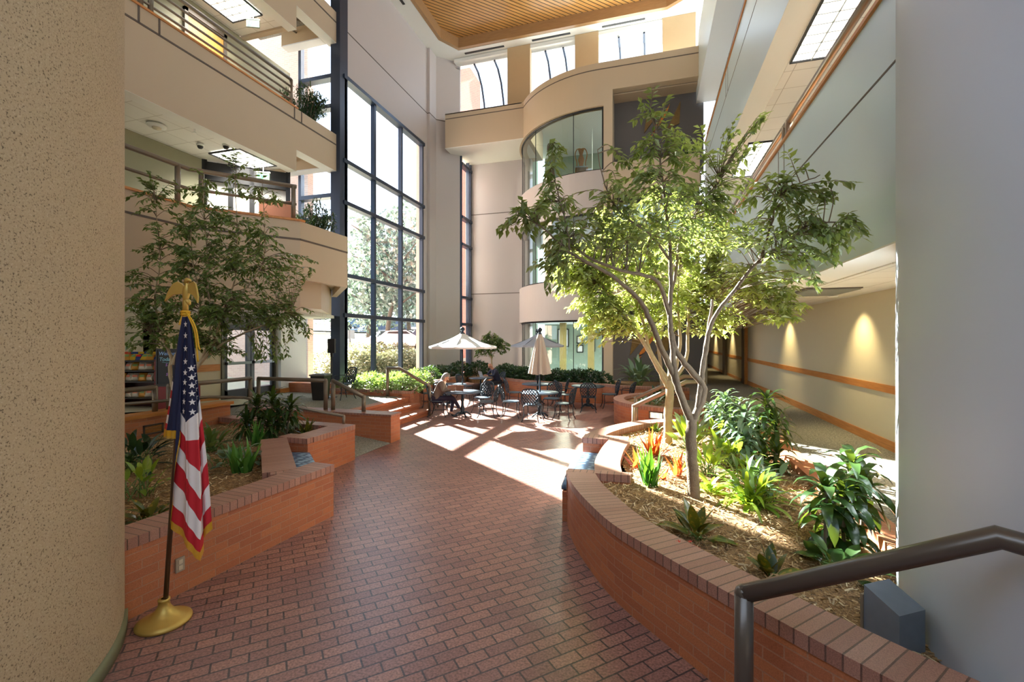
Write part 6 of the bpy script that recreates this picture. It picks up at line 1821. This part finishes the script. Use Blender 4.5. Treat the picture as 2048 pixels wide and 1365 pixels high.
def chalk(txt, x, z, size, col, shear=.2):
    cu = bpy.data.curves.new('chalk', 'FONT'); cu.body = txt; cu.size = size; cu.shear = shear; cu.offset = .0015; cu.extrude = .0005
    o = bpy.data.objects.new('chalk_curve', cu); COL.objects.link(o)
    bpy.context.view_layer.update()
    me = bpy.data.meshes.new_from_object(o.evaluated_get(bpy.context.evaluated_depsgraph_get()))
    bpy.data.objects.remove(o)
    me.materials.clear(); me.materials.append(plain('chalk_%s' % txt.strip(), col, .9))
    o = bpy.data.objects.new('chalk_writing', me); COL.objects.link(o); o.parent = t
    o.location = (x, -.004, z); o.rotation_euler = (PI / 2, 0, 0)
chalk('Welcome', -.17, .63, .105, rgb(150, 190, 240)); chalk("Today's", -.16, .51, .105, rgb(150, 210, 230)); chalk('S', -.03, .40, .08, rgb(190, 140, 230)); chalk('S', -.02, .20, .08, rgb(190, 140, 230))
k = MB(); k.tube(catmull([(-.10, -.004, .485), (.02, -.004, .47), (.12, -.004, .485), (.18, -.004, .53)], 5), .003, 4); k.build('chalk_flourish', plain('chalk_blue', rgb(150, 210, 230), .9), t)
t = thing('picture_frame', 'dark framed picture on the lime green panel above the snack rack', 'picture', (-13.34, 6.3, 1.95), R(90))
k = MB(); k.box((-.36, -.02, -.02), (.36, .0, .02)); k.box((-.36, -.02, .66), (.36, 0, .7)); k.box((-.36, -.02, 0), (-.32, 0, .7)); k.box((.32, -.02, 0), (.36, 0, .7)); k.build('frame', M['black'], t)
k = MB(); k.box((-.32, -.008, .02), (.32, -.002, .66)); k.build('print', M['cream'], t)

# ================================================================ OFFICES BEHIND THE CURVED GLASS
def frame_pic(label, x, z, w_, h_, y=24.95):
    t_ = thing('picture_frame', label, 'picture', (x, y, z))
    k_ = MB(); fw = .05
    k_.box((-w_ / 2, -.03, -h_ / 2), (w_ / 2, 0, -h_ / 2 + fw)); k_.box((-w_ / 2, -.03, h_ / 2 - fw), (w_ / 2, 0, h_ / 2)); k_.box((-w_ / 2, -.03, -h_ / 2), (-w_ / 2 + fw, 0, h_ / 2)); k_.box((w_ / 2 - fw, -.03, -h_ / 2), (w_ / 2, 0, h_ / 2)); k_.build('frame', M['black'], t_)
    k_ = MB(); k_.box((-w_ / 2 + fw, -.015, -h_ / 2 + fw), (w_ / 2 - fw, -.005, h_ / 2 - fw)); k_.build('print', M['wht'], t_)
frame_pic('large black-framed picture inside the ground-floor curved window', -4.55, 2.25, .62, 1.0)
frame_pic('upper of two small black-framed pictures inside the ground-floor curved window', -3.62, 2.15, .36, .42)
frame_pic('lower of two small black-framed pictures inside the ground-floor curved window', -3.62, 1.65, .36, .42)
frame_pic('black-framed picture at the right edge inside the ground-floor curved window', -2.95, 1.95, .3, .9)
t = thing('dining_chair', 'carved oak dining chair behind the upper curved window', 'chair', (-2.58, 18.15, 8.5), R(190))
for sx in (-1, 1):
    for sy in (-1, 1):
        k = MB(); k.tube(catmull([(sx * .21, sy * .2, .45), (sx * .23, sy * .22, .25), (sx * .20, sy * .2, 0)], 3), .022, 8); k.build('leg', M['oak'], t, True)
k = MB(); k.box((-.25, -.24, .44), (.25, .24, .50)); k.build('seat', M['wht'], t, bevel=.02)
for sx in (-1, 1):
    k = MB(); k.tube(catmull([(sx * .20, -.22, .45), (sx * .17, -.25, .8), (sx * .24, -.30, 1.15), (sx * .17, -.33, 1.38), (sx * .04, -.34, 1.42)], 5), .022, 8); k.build('back_post', M['oak'], t, True)
k = MB()
for z0, z1, w0, w1 in ((.5, .7, .05, .07), (.7, .95, .07, .13), (.95, 1.15, .13, .06), (1.15, 1.42, .06, .13)):
    k.face([(-w0, -.25 - (z0 - .5) * .1, z0), (w0, -.25 - (z0 - .5) * .1, z0), (w1, -.25 - (z1 - .5) * .1, z1), (-w1, -.25 - (z1 - .5) * .1, z1)])
    k.face([(-w0, -.23 - (z0 - .5) * .1, z0), (w0, -.23 - (z0 - .5) * .1, z0), (w1, -.23 - (z1 - .5) * .1, z1), (-w1, -.23 - (z1 - .5) * .1, z1)][::-1])
k.build('splat', M['oak'], t)
# ceiling lights of those rooms
for i, (x, y, z) in enumerate([(-3.6, 20.2, 2.98), (-3.2, 20.6, 7.18), (-3.2, 20.2, 12.28)]):
    t = thing('ceiling_light', ['round ceiling light in the ground-floor room behind the curved glass', 'round ceiling light in the second-floor room behind the curved glass', 'round ceiling light in the top room behind the curved glass'][i], 'light', (x, y, z))
    k = MB(); k.lathe([(.001, -.02), (.22, -.02), (.24, 0)], n=24); k.build('lens', M['lampw'], t)
    l = bpy.data.lights.new('room_bulb', 'AREA'); l.shape = 'DISK'; l.size = .4; l.energy = [70, 40, 60][i]; l.color = (1, .9, .7)
    o = bpy.data.objects.new('room_bulb', l); COL.objects.link(o); o.parent = t; o.location = (0, 0, -.05)

# ================================================================ OUTSIDE
def gz(x, y):
    d = max(0.0, math.hypot(x + 9.7, y - 14) - 3.5)
    return .40 + .082 * d if d < 40 else .40 + .082 * 40
k = MB()
NX, NY = 26, 26
rows = []
for i in range(NX + 1):
    x = -9.95 - 60 * (i / NX) ** 1.6
    rows.append([(x, 6 + 75 * (j / NY) , gz(x, 6 + 75 * j / NY)) for j in range(NY + 1)])
k.grid(rows); struct('ground_lawn', k, M['lawn'], smooth=True)
k = MB(); k.box((-30, 3, .1), (-11.6, 14.4, .47)); struct('path_outside', k, M['brickpave'])
k = MB(); rows = []
for u, v in ((560, 0), (880, 0)): pass
a0 = pt(540, 678, 47); a1 = pt(900, 678, 47); b0 = pt(540, 678, 60); b1 = pt(900, 678, 60)
k.grid([[(p.x, p.y, gz(p.x, p.y) + .12) for p in (a0, (a0 + a1) / 2, a1)], [(p.x, p.y, gz(p.x, p.y) + .2) for p in (b0, (b0 + b1) / 2, b1)]]); struct('road_outside', k, M['asphalt'])
k = MB(); k.box((-40, 14.3, .2), (-12.4, 14.6, 19)); struct('wall_outside', k, M['brickout'])  # seen beside the bay; extended out of view to shade the entrance court
k = MB(); k.box((-11.0, 21.9, .2), (-10.6, 28.0, 19)); struct('wall_outside', k, M['brickred'])
k = MB()
for i in range(34): k.box((-17.6, 6.2 + i * .2, .47), (-17.55, 6.2 + i * .2 + .188, 2.15))
tag(k.build('board_fence', plain('weathered_fence_board', rgb(104, 82, 78), .8, var=.15)), 'weathered board fence on the brick path outside the entrance doors', 'fence')

def out_tree(label, u, d, zt, rad, seed, lean=0.0, n=1500, tr=.22):
    rnd_ = random.Random(seed)
    p = pt(u, 678, d); g = gz(p.x, p.y)
    t_ = thing('oak_tree', label, 'tree', (p.x, p.y, g), 0, 'trees beyond the window wall')
    h = zt - g
    k_ = MB(); k_.tube(catmull([(0, 0, -.2), (lean * .3, 0, h * .2), (lean, 0, h * .45), (lean * 1.2, 0, h * .8)], 5), [tr, tr * .95, tr * .9, tr * .85, tr * .8, tr * .75, tr * .7, tr * .65, tr * .6, tr * .55, tr * .5, tr * .45, tr * .4, tr * .3, tr * .2, tr * .1], 9)
    for i in range(9):
        a = i * 2.4; z = h * (.28 + .05 * i)
        k_.tube(catmull([(lean * .8, 0, z), (lean + rad * .4 * math.cos(a), rad * .4 * math.sin(a), z + h * .12), (lean + rad * .8 * math.cos(a), rad * .8 * math.sin(a), z + h * .2)], 3), [tr * .35] * 3 + [tr * .2] * 3 + [.03], 6)
    k_.build('trunk', M['barkout'], t_, True)
    lf = MB()
    blobs = [(Vector((lean + rad * .62 * math.cos(i * 2.4) * (.4 + .6 * ((i * 37) % 10) / 10), rad * .62 * math.sin(i * 2.4), h * (.34 + .56 * (i / 13)))), rad * rnd_.uniform(.34, .5)) for i in range(14)]
    for i in range(n):
        c, r_ = blobs[i % 14]
        v = rv(rnd_); v.normalize()
        q_ = c + v * r_ * rnd_.uniform(.6, 1.0)
        ficus_leaf(lf, q_, rv(rnd_), v, rnd_.uniform(.3, .5), rnd_.uniform(.2, .3))
    lf.build('foliage', M['outleaf'], t_)
out_tree('large leafy tree outside seen through the middle panes of the window wall', 772, 33, 11.5, 4.2, 101, .8, 2600)
out_tree('large leafy tree outside seen through the far panes of the window wall', 820, 37, 11.8, 4.6, 102, -.5, 2600)
out_tree('dark leafy tree outside with its trunk behind the first window mullion', 735, 36, 8.0, 4.0, 103, .6, 1800)
out_tree('leafy tree outside near the corner post of the window wall', 672, 46, 8.4, 5, 104, .3, 1600)
out_tree('pale distant tree outside at the right edge of the window wall', 838, 52, 8.5, 4.5, 105, .2, 1200)
# hedges under the windows outside
ho = shrub_mesh(120, 900, 1.05, 1.0, 1.15, .19, .085)
pr = None
for i, (u, d) in enumerate([(655, 21.5), (698, 21.5), (722, 22), (747, 22.0), (770, 22.4), (792, 22.6), (812, 23), (834, 23), (715, 24.5), (760, 25), (800, 25.6)]):
    p = pt(u, 678, d); l_ = (p.x, p.y, gz(p.x, p.y) - .05)
    if pr is None: pr = shrub_proto(ho, M['outhedge'], 'yellow-green hedge shrub outside just beyond the window wall', 'shrub', l_, 'hedge shrubs outside the window wall')
    else: dup(pr, l_, rnd.uniform(0, 6), scale=rnd.uniform(.85, 1.1))
# parked cars
def car_proto(label, paint, loc, rz):
    t_ = thing('car', label, 'car', loc, rz)
    prof = [(-2.2, .35), (-2.25, .62), (-2.1, .86), (-1.5, .93), (-.9, 1.36), (.5, 1.42), (1.25, .98), (2.0, .84), (2.25, .62), (2.2, .35)]
    k_ = MB(); W_ = .86
    ring = lambda w_: [(x, w_ * (1 - .22 * max(0, (z - .9)) / .5), z) for x, z in prof]
    a_, b_ = ring(-W_), ring(W_)
    k_.face(a_); k_.face(b_[::-1])
    for i in range(len(prof)):
        j = (i + 1) % len(prof); k_.face([a_[j], a_[i], b_[i], b_[j]])
    k_.build('body', paint, t_, bevel=.05)
    k_ = MB()
    for s in (-1, 1):
        w_ = s * (W_ * .885 + .02)
        q_ = [(-1.2, w_, .98), (-.8, w_ * .94, 1.30), (.45, w_ * .94, 1.35), (1.0, w_, 1.02)]
        k_.face(q_ if s < 0 else q_[::-1])
    k_.face([(-1.5, -.7, .97), (-1.5, .7, .97), (-.93, .62, 1.35), (-.93, -.62, 1.35)]); k_.face([(1.28, -.7, 1.0), (.56, -.62, 1.41), (.56, .62, 1.41), (1.28, .7, 1.0)])
    k_.build('window_glass', M['black'], t_)
    for sx in (-1.4, 1.4):
        for s in (-1, 1):
            k_ = MB(); k_.tube([(sx, s * .68, .33), (sx, s * .9, .33)], .33, 18); k_.build('wheel', M['black'], t_)
    return t_
cars = [('silver car parked outside lowest on the bank behind the hedge', rgb(190, 198, 206), 790, 31, .7), ('white car parked outside left of the corner post', rgb(226, 228, 230), 640, 46, .3), ('blue-grey car parked outside right of the sign', rgb(90, 120, 160), 722, 50, .5), ('dark blue car parked outside between the two big trees', rgb(50, 66, 96), 774, 46, .5), ('pale car parked outside beside the corner post, right side', rgb(210, 214, 220), 688, 53, .5), ('grey car parked outside at the right end of the window wall', rgb(120, 130, 140), 820, 52, .5), ('dark car parked outside just behind the silver one', rgb(60, 70, 84), 846, 33, .7)]
for i, (lab, c, u, d, rz) in enumerate(cars):
    p = pt(u, 678, d); car_proto(lab, plain('car_paint_%d' % i, c, .5, .0), (p.x, p.y, gz(p.x, p.y) + (.1 if d > 45 else .02)), YAW + rz)
p = pt(700, 678, 29); t = thing('street_sign', 'small street sign on a thin post on the lawn outside', 'sign', (p.x, p.y, gz(p.x, p.y)), YAW)
k = MB(); k.tube([(0, 0, -.1), (0, 0, 1.5)], .035, 8); k.build('post', M['black'], t, True)
k = MB(); k.box((-.3, -.03, .95), (.3, .02, 1.5)); k.build('sign_panel', plain('sign_blue_grey', rgb(70, 84, 100), .5), t)
